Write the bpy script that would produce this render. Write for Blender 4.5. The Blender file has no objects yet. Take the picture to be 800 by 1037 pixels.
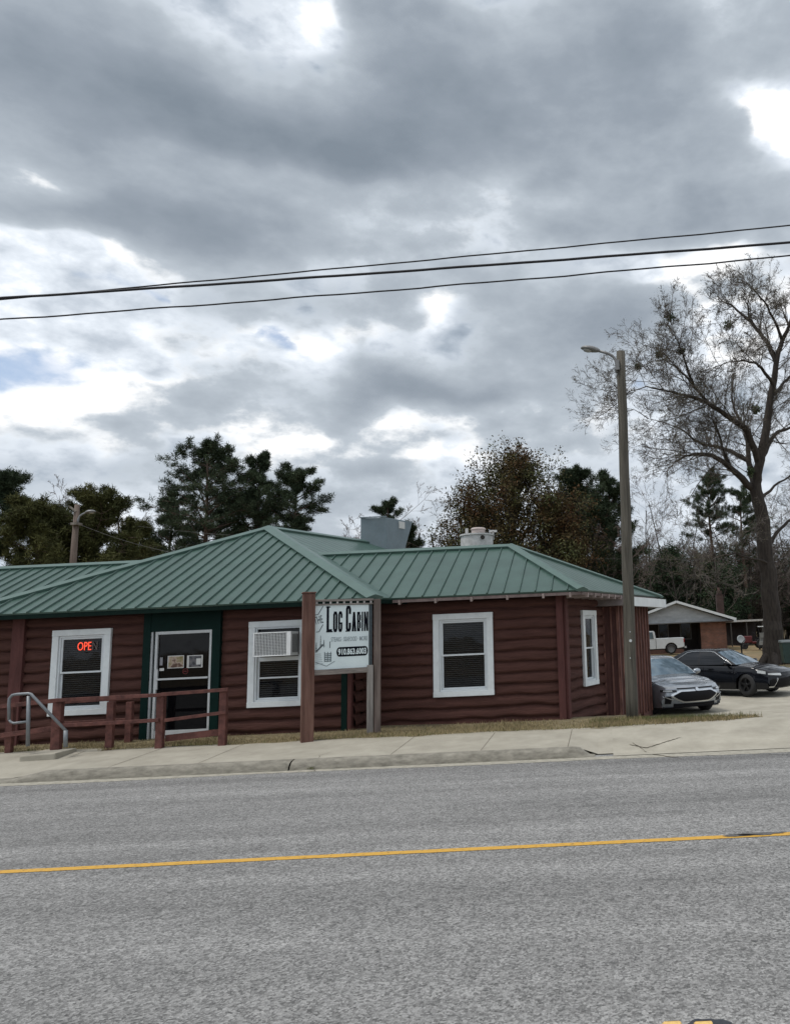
import bpy, math, random
import numpy as np
from math import *
from mathutils import Vector, Matrix

C = bpy.context.scene.collection
rnd = random.Random(7)

# ------------------------------------------------------------------ camera geometry
PX, PY, F = 610.0, 518.5, 780.0
TH = atan(122 / F); RO = -0.045; EYE = 2.0

def _ray(px, py):
    x, y, z = (px - PX) / F, -(py - PY) / F, -1.0
    c, s = cos(RO), sin(RO); x, y = c * x - s * y, s * x + c * y
    a = pi / 2 + TH; c, s = cos(a), sin(a); y, z = c * y - s * z, s * y + c * z
    return Vector((x, y, z))

def at(px, py, Y):                     # survey helper: where a sight line meets the plane at depth Y
    d = _ray(px, py); t = Y / d.y
    return Vector((d.x * t, Y, EYE + d.z * t))

def atz(px, py, z):
    d = _ray(px, py); t = (z - EYE) / d.z
    return Vector((d.x * t, d.y * t, z))

sc = bpy.context.scene
cam = bpy.data.cameras.new('camera'); camo = bpy.data.objects.new('camera', cam); C.objects.link(camo)
cam.sensor_fit = 'HORIZONTAL'; cam.sensor_width = 36.0; cam.lens = 36.0 * F / 800
cam.shift_x = (400 - PX) / 800; cam.shift_y = 0
cam.clip_start = 0.1; cam.clip_end = 3000
camo.matrix_world = Matrix.Translation((0, 0, EYE)) @ (Matrix.Rotation(pi / 2 + TH, 4, 'X') @ Matrix.Rotation(RO, 4, 'Z'))
sc.camera = camo

# ------------------------------------------------------------------ materials
MATS = {}
def nt_new(name):
    m = bpy.data.materials.new(name); m.use_nodes = True
    nt = m.node_tree; b = nt.nodes['Principled BSDF']
    return m, nt, b

def mat(name, col, rough=0.7, metal=0.0, var=0.15, scale=6.0, bump=0.0, bscale=None, spec=0.5, col2=None, stretch=(1, 1, 1),
        coat=0.0, island=0.0, detail=6.0, emit=0.0, thr=(0.3, 0.7), bdist=0.02):
    if name in MATS: return MATS[name]
    m, nt, b = nt_new(name)
    N, Lk = nt.nodes, nt.links
    tc = N.new('ShaderNodeTexCoord'); mp = N.new('ShaderNodeMapping'); mp.inputs['Scale'].default_value = stretch
    Lk.new(tc.outputs['Object'], mp.inputs['Vector'])
    nz = N.new('ShaderNodeTexNoise'); nz.inputs['Scale'].default_value = scale; nz.inputs['Detail'].default_value = detail
    nz.inputs['Roughness'].default_value = 0.62
    Lk.new(mp.outputs['Vector'], nz.inputs['Vector'])
    rp = N.new('ShaderNodeValToRGB'); rp.color_ramp.elements[0].position = thr[0]; rp.color_ramp.elements[1].position = thr[1]
    c1 = tuple(max(0, c * (1 - var)) for c in col)
    c2 = tuple(col2) if col2 else tuple(min(1, c * (1 + var)) for c in col)
    rp.color_ramp.elements[0].color = (*c1, 1); rp.color_ramp.elements[1].color = (*c2, 1)
    Lk.new(nz.outputs['Fac'], rp.inputs['Fac'])
    out = rp.outputs['Color']
    if island > 0:
        g = N.new('ShaderNodeNewGeometry'); mr = N.new('ShaderNodeMapRange')
        mr.inputs['To Min'].default_value = 1 - island; mr.inputs['To Max'].default_value = 1 + island
        Lk.new(g.outputs['Random Per Island'], mr.inputs['Value'])
        mx = N.new('ShaderNodeVectorMath'); mx.operation = 'SCALE'
        Lk.new(out, mx.inputs[0]); Lk.new(mr.outputs['Result'], mx.inputs['Scale']); out = mx.outputs['Vector']
    Lk.new(out, b.inputs['Base Color'])
    b.inputs['Roughness'].default_value = rough; b.inputs['Metallic'].default_value = metal
    b.inputs['Specular IOR Level'].default_value = spec; b.inputs['Coat Weight'].default_value = coat
    if emit > 0:
        b.inputs['Emission Color'].default_value = (*col, 1); b.inputs['Emission Strength'].default_value = emit
    if bump > 0:
        n2 = N.new('ShaderNodeTexNoise'); n2.inputs['Scale'].default_value = bscale or scale * 4; n2.inputs['Detail'].default_value = 5
        Lk.new(mp.outputs['Vector'], n2.inputs['Vector'])
        bp = N.new('ShaderNodeBump'); bp.inputs['Strength'].default_value = bump; bp.inputs['Distance'].default_value = bdist
        Lk.new(n2.outputs['Fac'], bp.inputs['Height']); Lk.new(bp.outputs['Normal'], b.inputs['Normal'])
    MATS[name] = m
    return m

def glass(name, tint=(0.02, 0.025, 0.03), rough=0.03, alpha=0.45):
    if name in MATS: return MATS[name]
    m, nt, b = nt_new(name)
    b.inputs['Base Color'].default_value = (*tint, 1); b.inputs['Roughness'].default_value = rough
    b.inputs['Specular IOR Level'].default_value = 0.5; b.inputs['Alpha'].default_value = alpha
    tc = nt.nodes.new('ShaderNodeTexCoord'); n = nt.nodes.new('ShaderNodeTexNoise'); n.inputs['Scale'].default_value = 1.7
    bp = nt.nodes.new('ShaderNodeBump'); bp.inputs['Strength'].default_value = 0.06; bp.inputs['Distance'].default_value = 0.05
    nt.links.new(tc.outputs['Object'], n.inputs['Vector']); nt.links.new(n.outputs['Fac'], bp.inputs['Height']); nt.links.new(bp.outputs['Normal'], b.inputs['Normal'])
    if name == 'door_glass': b.inputs['Specular IOR Level'].default_value = .25
    MATS[name] = m
    return m

# ------------------------------------------------------------------ mesh helpers
class MB:
    def __init__(s): s.v = []; s.f = []
    def add(s, vs, fs):
        o = len(s.v); s.v += [tuple(v) for v in vs]; s.f += [tuple(i + o for i in f) for f in fs]
    def box(s, x0, y0, z0, x1, y1, z1):
        x0, x1 = min(x0, x1), max(x0, x1); y0, y1 = min(y0, y1), max(y0, y1); z0, z1 = min(z0, z1), max(z0, z1)
        s.add([(x0, y0, z0), (x1, y0, z0), (x1, y1, z0), (x0, y1, z0), (x0, y0, z1), (x1, y0, z1), (x1, y1, z1), (x0, y1, z1)],
              [(0, 3, 2, 1), (4, 5, 6, 7), (0, 1, 5, 4), (1, 2, 6, 5), (2, 3, 7, 6), (3, 0, 4, 7)])
        return s
    def obox(s, o, ux, uy, uz, a0, a1, b0, b1, c0, c1):    # box in a local frame
        o = Vector(o); ux, uy, uz = Vector(ux), Vector(uy), Vector(uz)
        P = [o + ux * a + uy * b + uz * c for c in (c0, c1) for (a, b) in ((a0, b0), (a1, b0), (a1, b1), (a0, b1))]
        s.add(P, [(0, 3, 2, 1), (4, 5, 6, 7), (0, 1, 5, 4), (1, 2, 6, 5), (2, 3, 7, 6), (3, 0, 4, 7)])
        return s
    def beam(s, p, q, w, h, up=(0, 0, 1)):                 # square bar from p to q
        p, q = Vector(p), Vector(q); d = (q - p); L = d.length; d.normalize()
        up = Vector(up); sd = d.cross(up)
        if sd.length < 1e-4: sd = d.cross(Vector((0, 1, 0)))
        sd.normalize(); u = sd.cross(d)
        return s.obox(p, d, sd, u, 0, L, -w / 2, w / 2, -h / 2, h / 2)
    def tube(s, pts, r, n=8, cap=True):
        pts = [Vector(p) for p in pts]
        if not hasattr(r, '__len__'): r = [r] * len(pts)
        base = len(s.v); ref = None
        for i, p in enumerate(pts):
            d = (pts[min(i + 1, len(pts) - 1)] - pts[max(i - 1, 0)]).normalized()
            if ref is None: ref = Vector((0, 0, 1)) if abs(d.z) < 0.9 else Vector((0, 1, 0))
            a = d.cross(ref).normalized(); b = a.cross(d)
            for k in range(n):
                t = 2 * pi * k / n
                s.v.append(tuple(p + (a * cos(t) + b * sin(t)) * r[i]))
        for i in range(len(pts) - 1):
            for k in range(n):
                k2 = (k + 1) % n
                s.f.append((base + i * n + k, base + i * n + k2, base + (i + 1) * n + k2, base + (i + 1) * n + k))
        if cap:
            s.f.append(tuple(base + k for k in range(n))[::-1]); s.f.append(tuple(base + (len(pts) - 1) * n + k for k in range(n)))
        return s
    def lathe(s, c, axis, prof, n=20):                     # prof: (radius, along)
        c, axis = Vector(c), Vector(axis).normalized()
        ref = Vector((0, 0, 1)) if abs(axis.z) < 0.9 else Vector((1, 0, 0))
        a = axis.cross(ref).normalized(); b = axis.cross(a)
        base = len(s.v)
        for (r, h) in prof:
            for k in range(n):
                t = 2 * pi * k / n
                s.v.append(tuple(c + axis * h + (a * cos(t) + b * sin(t)) * r))
        for i in range(len(prof) - 1):
            for k in range(n):
                k2 = (k + 1) % n
                s.f.append((base + i * n + k, base + i * n + k2, base + (i + 1) * n + k2, base + (i + 1) * n + k))
        return s
    def grid(s, P):                                        # P[i][j] points
        base = len(s.v); m = len(P[0])
        for row in P: s.v += [tuple(p) for p in row]
        for i in range(len(P) - 1):
            for j in range(m - 1):
                s.f.append((base + i * m + j, base + i * m + j + 1, base + (i + 1) * m + j + 1, base + (i + 1) * m + j))
        return s

def setp(o, **k):
    for a, b in k.items():
        if b is not None: o[a] = b
    return o

def root(name, label, cat, loc, group=None, rz=0.0):
    o = bpy.data.objects.new(name, None); C.objects.link(o); o.location = loc; o.rotation_euler = (0, 0, rz)
    o.empty_display_size = 0.2
    o['orig'] = list(loc)
    del o['orig']
    ORI[o.name] = Vector(loc)
    return setp(o, label=label, category=cat, group=group)
ORI = {}

def link_mesh(me, name, parent=None):
    o = bpy.data.objects.new(name, me); C.objects.link(o)
    if parent is not None: o.parent = parent
    return o

def obj(name, mb, m, parent=None, smooth=False, local=False, bevel=0.0, label=None):
    V = mb.v
    org = None
    if parent is not None and not local:
        org = ORI.get(parent.name)
        if org is not None: V = [(x - org.x, y - org.y, z - org.z) for x, y, z in V]
    me = bpy.data.meshes.new(name); me.from_pydata(V, [], mb.f); me.materials.append(m); me.update()
    if smooth:
        me.polygons.foreach_set('use_smooth', [True] * len(me.polygons))
    o = link_mesh(me, name, parent)
    if org is not None: ORI[o.name] = org
    if bevel > 0:
        md = o.modifiers.new('bevel', 'BEVEL'); md.width = bevel; md.segments = 2; md.limit_method = 'ANGLE'; md.angle_limit = radians(40)
    if label: o['label'] = label
    return o

def mesh_np(name, V, Fs, m, parent=None, smooth=False):
    V = np.asarray(V, dtype=np.float32); 
    if parent is not None and parent.name in ORI: V = V - np.array(ORI[parent.name], dtype=np.float32)
    me = bpy.data.meshes.new(name); me.vertices.add(len(V)); me.vertices.foreach_set('co', V.ravel())
    k = Fs.shape[1]; n = Fs.shape[0]
    me.loops.add(n * k); me.loops.foreach_set('vertex_index', Fs.astype(np.int32).ravel())
    me.polygons.add(n); me.polygons.foreach_set('loop_start', np.arange(0, n * k, k, dtype=np.int32))
    me.polygons.foreach_set('loop_total', np.full(n, k, dtype=np.int32))
    if smooth: me.polygons.foreach_set('use_smooth', np.ones(n, dtype=bool))
    me.materials.append(m); me.update(calc_edges=True)
    return link_mesh(me, name, parent)

def struct(o): o['kind'] = 'structure'; return o

def text_obj(txt, name, m, parent, mtx, size=1.0, sx=1.0, bold=0.0, ext=0.002, align='LEFT', label=None, shear=0.0, small=None):
    cu = bpy.data.curves.new('t', 'FONT'); cu.body = txt; cu.size = size; cu.offset = bold; cu.extrude = ext
    cu.align_x = align; cu.shear = shear; cu.resolution_u = 3
    if small:
        for i, ch in enumerate(txt):
            if i in small: cu.body_format[i].use_small_caps = True
        cu.small_caps_scale = 0.8
    to = bpy.data.objects.new('t', cu); C.objects.link(to)
    bpy.context.view_layer.update()
    dg = bpy.context.evaluated_depsgraph_get()
    me = bpy.data.meshes.new_from_object(to.evaluated_get(dg))
    bpy.data.objects.remove(to); bpy.data.curves.remove(cu)
    T = mtx @ Matrix.Diagonal((sx, 1, 1, 1))
    if parent is not None and parent.name in ORI: T = Matrix.Translation(-ORI[parent.name]) @ T
    me.transform(T); me.materials.clear(); me.materials.append(m)
    o = link_mesh(me, name, parent)
    if label: o['label'] = label
    return o

def frame_mtx(o, ux, uy, uz):
    M_ = Matrix((Vector(ux), Vector(uy), Vector(uz))).transposed().to_4x4(); M_.translation = Vector(o); return M_
#@@SKY
# ------------------------------------------------------------------ world: Nishita sky behind procedural clouds
def build_sky():
    w = bpy.data.worlds.new('World'); sc.world = w; w.use_nodes = True
    w.cycles.sampling_method = 'MANUAL'; w.cycles.sample_map_resolution = 256
    nt = w.node_tree; N, Lk = nt.nodes, nt.links
    for n in list(N): N.remove(n)
    def val(x): return x
    def mth(op, a, b=None, c=None, clamp=False):
        n = N.new('ShaderNodeMath'); n.operation = op; n.use_clamp = clamp
        for i, x in enumerate((a, b, c)):
            if x is None: continue
            if isinstance(x, (int, float)): n.inputs[i].default_value = x
            else: Lk.new(x, n.inputs[i])
        return n.outputs[0]
    add = lambda a, b: mth('ADD', a, b); mul = lambda a, b: mth('MULTIPLY', a, b); sub = lambda a, b: mth('SUBTRACT', a, b)
    def sstep(x, a, b):
        n = N.new('ShaderNodeMapRange'); n.interpolation_type = 'SMOOTHSTEP'
        Lk.new(x, n.inputs['Value']); n.inputs['From Min'].default_value = a; n.inputs['From Max'].default_value = b
        return n.outputs['Result']
    tc = N.new('ShaderNodeTexCoord'); sp = N.new('ShaderNodeSeparateXYZ'); Lk.new(tc.outputs['Generated'], sp.inputs[0])
    x, y, z = sp.outputs
    az = mul(mth('ARCTAN2', x, y), 180 / pi); el = mul(mth('ARCSINE', z), 180 / pi)
    den = add(mth('MAXIMUM', z, 0.0), 0.16)
    u = mth('DIVIDE', x, den); v = mth('DIVIDE', y, den)
    cb = N.new('ShaderNodeCombineXYZ'); Lk.new(u, cb.inputs[0]); Lk.new(v, cb.inputs[1])
    def noise(vec, s, d, off=0.0, r=0.5, dist=0.0):
        mp = N.new('ShaderNodeMapping'); mp.inputs['Location'].default_value = (off, off * 1.7, off * 0.3)
        Lk.new(vec, mp.inputs['Vector'])
        n = N.new('ShaderNodeTexNoise'); n.inputs['Scale'].default_value = s; n.inputs['Detail'].default_value = d
        n.inputs['Roughness'].default_value = r; n.inputs['Distortion'].default_value = dist
        Lk.new(mp.outputs[0], n.inputs['Vector']); return n.outputs['Fac']
    P = cb.outputs[0]; D = tc.outputs['Generated']
    def puffs(vec, sc_, d, off, r=0.55):
        mp = N.new('ShaderNodeMapping'); mp.inputs['Location'].default_value = (off, off * 1.3, off * .7); Lk.new(vec, mp.inputs['Vector'])
        wn = N.new('ShaderNodeTexNoise'); wn.inputs['Scale'].default_value = sc_ * 1.2; wn.inputs['Detail'].default_value = 2; Lk.new(mp.outputs[0], wn.inputs['Vector'])
        wm = N.new('ShaderNodeVectorMath'); wm.operation = 'MULTIPLY_ADD'; Lk.new(wn.outputs['Color'], wm.inputs[0]); wm.inputs[1].default_value = (.5 / sc_,) * 3; Lk.new(mp.outputs[0], wm.inputs[2])
        v_ = N.new('ShaderNodeTexVoronoi'); v_.feature = 'F1'; v_.inputs['Scale'].default_value = sc_; v_.inputs['Detail'].default_value = d
        v_.inputs['Roughness'].default_value = r; v_.normalize = True
        Lk.new(wm.outputs[0], v_.inputs['Vector']); dd = v_.outputs['Distance']; return sub(1.0, mul(mul(dd, dd), 3.2))
    n5a, n5b = noise(D, 5.0, 3, 3.1), noise(D, 5.0, 3, 9.4)
    waz = add(az, mul(sub(n5a, 0.5), 14.0)); wel = add(el, mul(sub(n5b, 0.5), 7.0))
    def pxdir(px, py):
        d = _ray(px, py).normalized(); return degrees(atan2(d.x, d.y)), degrees(asin(d.z))
    wv = N.new('ShaderNodeCombineXYZ'); Lk.new(waz, wv.inputs[0]); Lk.new(wel, wv.inputs[1])
    def blobs(lst):
        tot = None; k = 0.064
        for px, py, wx, wy, amp in lst:
            a0, e0 = pxdir(px, py)
            v1 = N.new('ShaderNodeVectorMath'); v1.operation = 'MULTIPLY_ADD'; Lk.new(wv.outputs[0], v1.inputs[0])
            v1.inputs[1].default_value = (1 / (wx * k), 1 / (wy * k), 0); v1.inputs[2].default_value = (-a0 / (wx * k), -e0 / (wy * k), 0)
            v2 = N.new('ShaderNodeVectorMath'); v2.operation = 'DOT_PRODUCT'; Lk.new(v1.outputs[0], v2.inputs[0]); Lk.new(v1.outputs[0], v2.inputs[1])
            g = mth('POWER', 0.36788, v2.outputs['Value'])
            tot = mth('MULTIPLY_ADD', g, amp, tot if tot is not None else 0.0)
        return tot
    # stretch the sphere a little so that the clouds lie flatter than they are wide
    flat = N.new('ShaderNodeMapping'); flat.inputs['Scale'].default_value = (1, 1, 1.9); Lk.new(D, flat.inputs['Vector']); Q = flat.outputs[0]
    f1 = noise(Q, 3.2, 6, 2.0, 0.56); f2 = noise(Q, 9.0, 6, 6.0, 0.62); p1 = puffs(Q, 6.0, 2, 1.7); p2 = puffs(Q, 14.0, 2, 7.9, .6)
    # far, bright layer
    VB = add(add(mul(sub(f1, .5), 1.5), mul(sub(p2, .5), .50)), add(mul(sub(f2, .5), 1.4), .55))
    VB = add(VB, blobs(SKY_LIGHT))
    VB = add(VB, mul(sstep(el, 48.0, 80.0), 0.3)); VB = add(VB, mul(sstep(y, 0.15, -0.5), 0.05))
    def ramp(x, stops):
        rp = N.new('ShaderNodeValToRGB'); cr = rp.color_ramp
        cr.elements[0].position, cr.elements[0].color = stops[0][0], (*stops[0][1], 1)
        cr.elements[1].position, cr.elements[1].color = stops[-1][0], (*stops[-1][1], 1)
        for p, c in stops[1:-1]: cr.elements.new(p).color = (*c, 1)
        Lk.new(x, rp.inputs['Fac']); return rp.outputs[0]
    CB = ramp(VB, [(0.0, (0.247, 0.298, 0.366)), (0.28, (0.38, 0.438, 0.509)), (0.52, (0.541, 0.597, 0.668)), (0.74, (0.76, 0.816, 0.885)), (0.92, (1.05, 1.05, 1.05))])
    # near, darker layer: thin bright edges, dull thick middles
    DA = add(add(mul(blobs(SKY_DARK), .88), mul(sub(f1, .5), 1.15)), add(mul(sub(p1, .5), .34), mul(sub(f2, .5), .62)))
    DA = add(DA, add(mul(sub(p2, .5), .16), .06))
    DA = sub(DA, mul(sstep(el, 45.0, 75.0), 0.6))
    MA_ = sstep(DA, .14, .31)
    CA = ramp(sub(DA, .10), [(0.0, (0.741, 0.796, 0.859)), (0.12, (0.522, 0.577, 0.636)), (0.3, (0.399, 0.448, 0.503)), (0.58, (0.29, 0.333, 0.387)), (0.98, (0.204, 0.244, 0.292))])
    mxc = N.new('ShaderNodeMix'); mxc.data_type = 'RGBA'; Lk.new(MA_, mxc.inputs[0]); Lk.new(CB, mxc.inputs[6]); Lk.new(CA, mxc.inputs[7])
    sky = N.new('ShaderNodeTexSky'); sky.sky_type = 'NISHITA'; sky.sun_disc = False
    sky.sun_elevation = SUN_EL; sky.sun_rotation = SUN_AZ
    bg1 = N.new('ShaderNodeBackground'); Lk.new(sky.outputs[0], bg1.inputs['Color']); bg1.inputs['Strength'].default_value = 0.12
    bg2 = N.new('ShaderNodeBackground'); Lk.new(mxc.outputs[2], bg2.inputs['Color']); bg2.inputs['Strength'].default_value = CLOUD
    # gaps of blue
    G = add(blobs(SKY_GAPS), mul(sub(p2, .5), -.5)); G = add(G, mul(sub(f2, .5), -1.0)); G = sub(G, mul(MA_, .8))
    gap = mul(sstep(G, 0.42, 1.0), 0.72)
    mx = N.new('ShaderNodeMixShader'); Lk.new(gap, mx.inputs[0]); Lk.new(bg2.outputs[0], mx.inputs[1]); Lk.new(bg1.outputs[0], mx.inputs[2])
    out = N.new('ShaderNodeOutputWorld'); Lk.new(mx.outputs[0], out.inputs['Surface'])

# the sky as a survey of its clouds: direction (as sighted), angular size, strength
SKY_DARK = [(150, 122, 230, 44, .60), (330, 150, 140, 36, .45), (430, 95, 130, 70, .50), (60, 50, 200, 60, .38), (520, 130, 130, 50, .40), (640, 150, 110, 70, .42), (610, 40, 160, 60, .42), (200, 60, 120, 40, .25), (420, 20, 50, 30, .3), (470, 190, 60, 24, .2),
    (60, 215, 120, 26, .38), (220, 226, 170, 32, .50), (720, 215, 130, 42, .38), (620, 240, 80, 24, .22), (700, 80, 80, 60, .2),
    (510, 300, 70, 30, .34), (570, 345, 110, 44, .48), (440, 390, 120, 20, .60), (380, 372, 60, 24, .36), (640, 320, 70, 34, .32), (300, 300, 110, 18, .30), (250, 318, 60, 12, .2), (400, 325, 30, 12, .15), (470, 440, 40, 10, .15), (380, 462, 50, 12, .25),
    (335, 24, 55, 26, -.50), (795, 112, 34, 26, -.95), (20, 185, 55, 18, -.35), (300, 178, 200, 12, -.30), (560, 205, 110, 12, -.10), (30, 375, 70, 26, -.5), (480, 225, 120, 18, -.05), (110, 262, 120, 14, -.25), (740, 260, 70, 20, -.2), (230, 30, 90, 30, -.15),
    (790, 50, 60, 60, .15), (345, 405, 50, 14, .25), (60, 420, 60, 12, .12), (690, 400, 70, 30, .15)]
SKY_LIGHT = [(335, 24, 50, 24, .35), (795, 112, 28, 22, 1.0), (20, 182, 50, 24, .30), (330, 185, 150, 14, .30), (560, 200, 100, 26, .15), (440, 250, 160, 24, .20), (100, 262, 110, 20, .28),
    (440, 305, 30, 30, .65), (300, 345, 60, 26, .22), (180, 425, 90, 20, .45), (330, 440, 90, 26, .55), (430, 450, 60, 20, .3), (60, 330, 90, 20, .18), (690, 280, 60, 26, .35), (500, 420, 60, 16, .3), (600, 430, 70, 22, .25),
    (100, 472, 130, 20, -.28), (300, 490, 120, 14, -.2), (60, 290, 80, 14, .2), (550, 480, 90, 16, -.10), (760, 330, 80, 60, .2), (30, 400, 80, 16, .2)]
SKY_GAPS = [(28, 372, 62, 22, 1.15), (256, 340, 34, 13, 1.05), (232, 402, 22, 8, .9), (150, 299, 60, 9, 0.75), (652, 405, 26, 12, 0.9), (550, 436, 30, 9, 0.8), (415, 530, 60, 14, 0.7), (545, 412, 24, 8, .6)]
SUN_EL = radians(64); SUN_AZ = radians(245); CLOUD = 0.90
build_sky()
sun = bpy.data.lights.new('sun', 'SUN'); sun.energy = 1.5; sun.angle = radians(12); sun.color = (1.0, 0.96, 0.9)
so = bpy.data.objects.new('sun', sun); C.objects.link(so)
# sun_rotation r: sun stands at azimuth r from +Y clockwise
sd = Vector((sin(SUN_AZ) * cos(SUN_EL), cos(SUN_AZ) * cos(SUN_EL), sin(SUN_EL)))
so.rotation_euler = (-sd).to_track_quat('-Z', 'Y').to_euler()
vs = sc.view_settings; sc.display_settings.display_device = 'sRGB'
vs.view_transform = 'Standard'; vs.look = 'None'; vs.gamma = 1; vs.use_curve_mapping = False; vs.exposure = 0.32
sc.cycles.use_denoising = True; sc.cycles.max_bounces = 4; sc.cycles.diffuse_bounces = 2; sc.cycles.transparent_max_bounces = 12
sc.cycles.caustics_reflective = False; sc.cycles.caustics_refractive = False
#@@GROUND
# ------------------------------------------------------------------ ground, road, pavement
CURB = 13.0
def lot_h(y):                      # the yard falls away behind the pavement, then rises to the woods
    P_ = [(15.5, .235), (17.5, .0), (19.5, -.2), (22, -.27), (26, -.15), (34, 0.0), (45, .10), (2000, .12)]
    for (a, b), (c, d) in zip(P_, P_[1:]):
        if y <= c: return b + (d - b) * max(0, (y - a)) / (c - a)
    return .12
def gz(X, Y):                      # height of the land
    if Y < CURB + 0.3: return -0.03
    if Y < 15.2: return 0.05
    return lot_h(Y) - .05 + (0.05 * sin(X * 0.3) * cos(Y * 0.2) if Y > 34 else 0)

ys = [-900, -300, -100, -40, -15, -9, 0, 6, 12, CURB + 0.25, CURB + 0.5, 14, 15, 15.5, 16] + [16 + i * 2 for i in range(1, 50)] + [140, 200, 400, 900, 2000]
xs = [-1500, -600, -300, -150] + list(range(-100, 101, 4)) + [150, 300, 600, 1500]
mb = MB(); mb.grid([[(x, y, gz(x, y)) for x in xs] for y in ys])
def ground_mat():
    m, nt, b = nt_new('lawn_earth'); N, Lk = nt.nodes, nt.links
    tc = N.new('ShaderNodeTexCoord')
    n1 = N.new('ShaderNodeTexNoise'); n1.inputs['Scale'].default_value = 0.35; n1.inputs['Detail'].default_value = 8
    n2 = N.new('ShaderNodeTexNoise'); n2.inputs['Scale'].default_value = 14; n2.inputs['Detail'].default_value = 8
    for n in (n1, n2): Lk.new(tc.outputs['Object'], n.inputs['Vector'])
    r = N.new('ShaderNodeValToRGB'); e = r.color_ramp.elements
    e[0].position = 0.35; e[0].color = (0.10, 0.095, 0.04, 1); e[1].position = 0.65; e[1].color = (0.27, 0.19, 0.11, 1)
    Lk.new(n1.outputs['Fac'], r.inputs['Fac'])
    mx = N.new('ShaderNodeMix'); mx.data_type = 'RGBA'; mx.blend_type = 'MULTIPLY'; mx.inputs[0].default_value = 0.7
    r2 = N.new('ShaderNodeValToRGB'); r2.color_ramp.elements[0].color = (0.4, 0.4, 0.4, 1); r2.color_ramp.elements[1].color = (1.4, 1.3, 1.1, 1)
    r2.color_ramp.elements[0].position = 0.3; r2.color_ramp.elements[1].position = 0.7
    Lk.new(n2.outputs['Fac'], r2.inputs['Fac']); Lk.new(r.outputs[0], mx.inputs[6]); Lk.new(r2.outputs[0], mx.inputs[7]); Lk.new(mx.outputs[2], b.inputs['Base Color'])
    b.inputs['Roughness'].default_value = 0.95
    return m
struct(obj('ground', mb, ground_mat()))

def asphalt_mat():
    m, nt, b = nt_new('asphalt'); N, Lk = nt.nodes, nt.links
    tc = N.new('ShaderNodeTexCoord')
    def nz(s, d, st=(1, 1, 1), r=0.55):
        mp = N.new('ShaderNodeMapping'); mp.inputs['Scale'].default_value = st; Lk.new(tc.outputs['Object'], mp.inputs['Vector'])
        n = N.new('ShaderNodeTexNoise'); n.inputs['Scale'].default_value = s; n.inputs['Detail'].default_value = d; n.inputs['Roughness'].default_value = r
        Lk.new(mp.outputs[0], n.inputs['Vector']); return n.outputs['Fac']
    def vor(s, r=1.0):
        n = N.new('ShaderNodeTexVoronoi'); n.inputs['Scale'].default_value = s; n.inputs['Randomness'].default_value = r
        Lk.new(tc.outputs['Object'], n.inputs['Vector']); return n
    def math_(op, a, b_):
        n = N.new('ShaderNodeMath'); n.operation = op
        for i, q in enumerate((a, b_)):
            if isinstance(q, (int, float)): n.inputs[i].default_value = q
            else: Lk.new(q, n.inputs[i])
        return n.outputs[0]
    def mr(x, a, b_, c, d):
        n = N.new('ShaderNodeMapRange'); Lk.new(x, n.inputs['Value'])
        for k, q in zip(('From Min', 'From Max', 'To Min', 'To Max'), (a, b_, c, d)): n.inputs[k].default_value = q
        return n.outputs['Result']
    v1 = vor(60.0); v2 = vor(140.0)
    s1 = N.new('ShaderNodeSeparateColor'); Lk.new(v1.outputs['Color'], s1.inputs[0]); s2 = N.new('ShaderNodeSeparateColor'); Lk.new(v2.outputs['Color'], s2.inputs[0])
    agg = math_('ADD', mr(s1.outputs[0], 0, 1, 0.50, 1.42), mr(s2.outputs[0], 0, 1, -0.22, 0.22))
    big = mr(nz(0.45, 6, (0.35, 1.0, 1)), 0.3, 0.7, 0.84, 1.12)
    streak = mr(nz(2.2, 6, (0.05, 1.0, 1)), 0.3, 0.7, 0.80, 1.16)
    fine = mr(nz(7.0, 8, (1, 1, 1), 0.7), 0.3, 0.7, 0.80, 1.18)
    # wheel paths along the road
    sp = N.new('ShaderNodeSeparateXYZ'); Lk.new(tc.outputs['Object'], sp.inputs[0])
    def band(y0, w, amp):
        d = math_('MULTIPLY', math_('SUBTRACT', sp.outputs[1], y0), 1 / w)
        return math_('MULTIPLY', math_('EXPONENT', math_('MULTIPLY', math_('MULTIPLY', d, d), -1.0), 0.0), amp)
    wear = math_('ADD', math_('ADD', band(12.35, 0.28, -0.17), band(11.4, 0.35, 0.04)), math_('ADD', band(9.6, 0.5, -0.12), math_('ADD', band(6.4, 0.5, -0.09), band(12.9, 0.16, 0.14))))
    wear = math_('ADD', 1.0, math_('MULTIPLY', wear, mr(nz(0.8, 5, (0.25, 1, 1)), 0.3, 0.7, 0.5, 1.5)))
    # thin dark scars
    sc_ = mr(nz(5.0, 3, (0.22, 1.6, 1), 0.4), 0.73, 0.78, 1.0, 0.5)
    k = math_('MULTIPLY', math_('MULTIPLY', agg, big), math_('MULTIPLY', streak, fine))
    k = math_('MULTIPLY', math_('MULTIPLY', k, wear), sc_)
    sc2 = N.new('ShaderNodeVectorMath'); sc2.operation = 'SCALE'; sc2.inputs[0].default_value = ASPH; Lk.new(k, sc2.inputs['Scale'])
    Lk.new(sc2.outputs[0], b.inputs['Base Color']); b.inputs['Roughness'].default_value = 0.85; b.inputs['Specular IOR Level'].default_value = 0.3
    bp = N.new('ShaderNodeBump'); bp.inputs['Strength'].default_value = 0.7; bp.inputs['Distance'].default_value = 0.006
    Lk.new(math_('ADD', v1.outputs['Distance'], math_('MULTIPLY', v2.outputs['Distance'], 0.5)), bp.inputs['Height']); Lk.new(bp.outputs[0], b.inputs['Normal'])
    return m
ASPH = (0.232, 0.229, 0.224)
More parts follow.
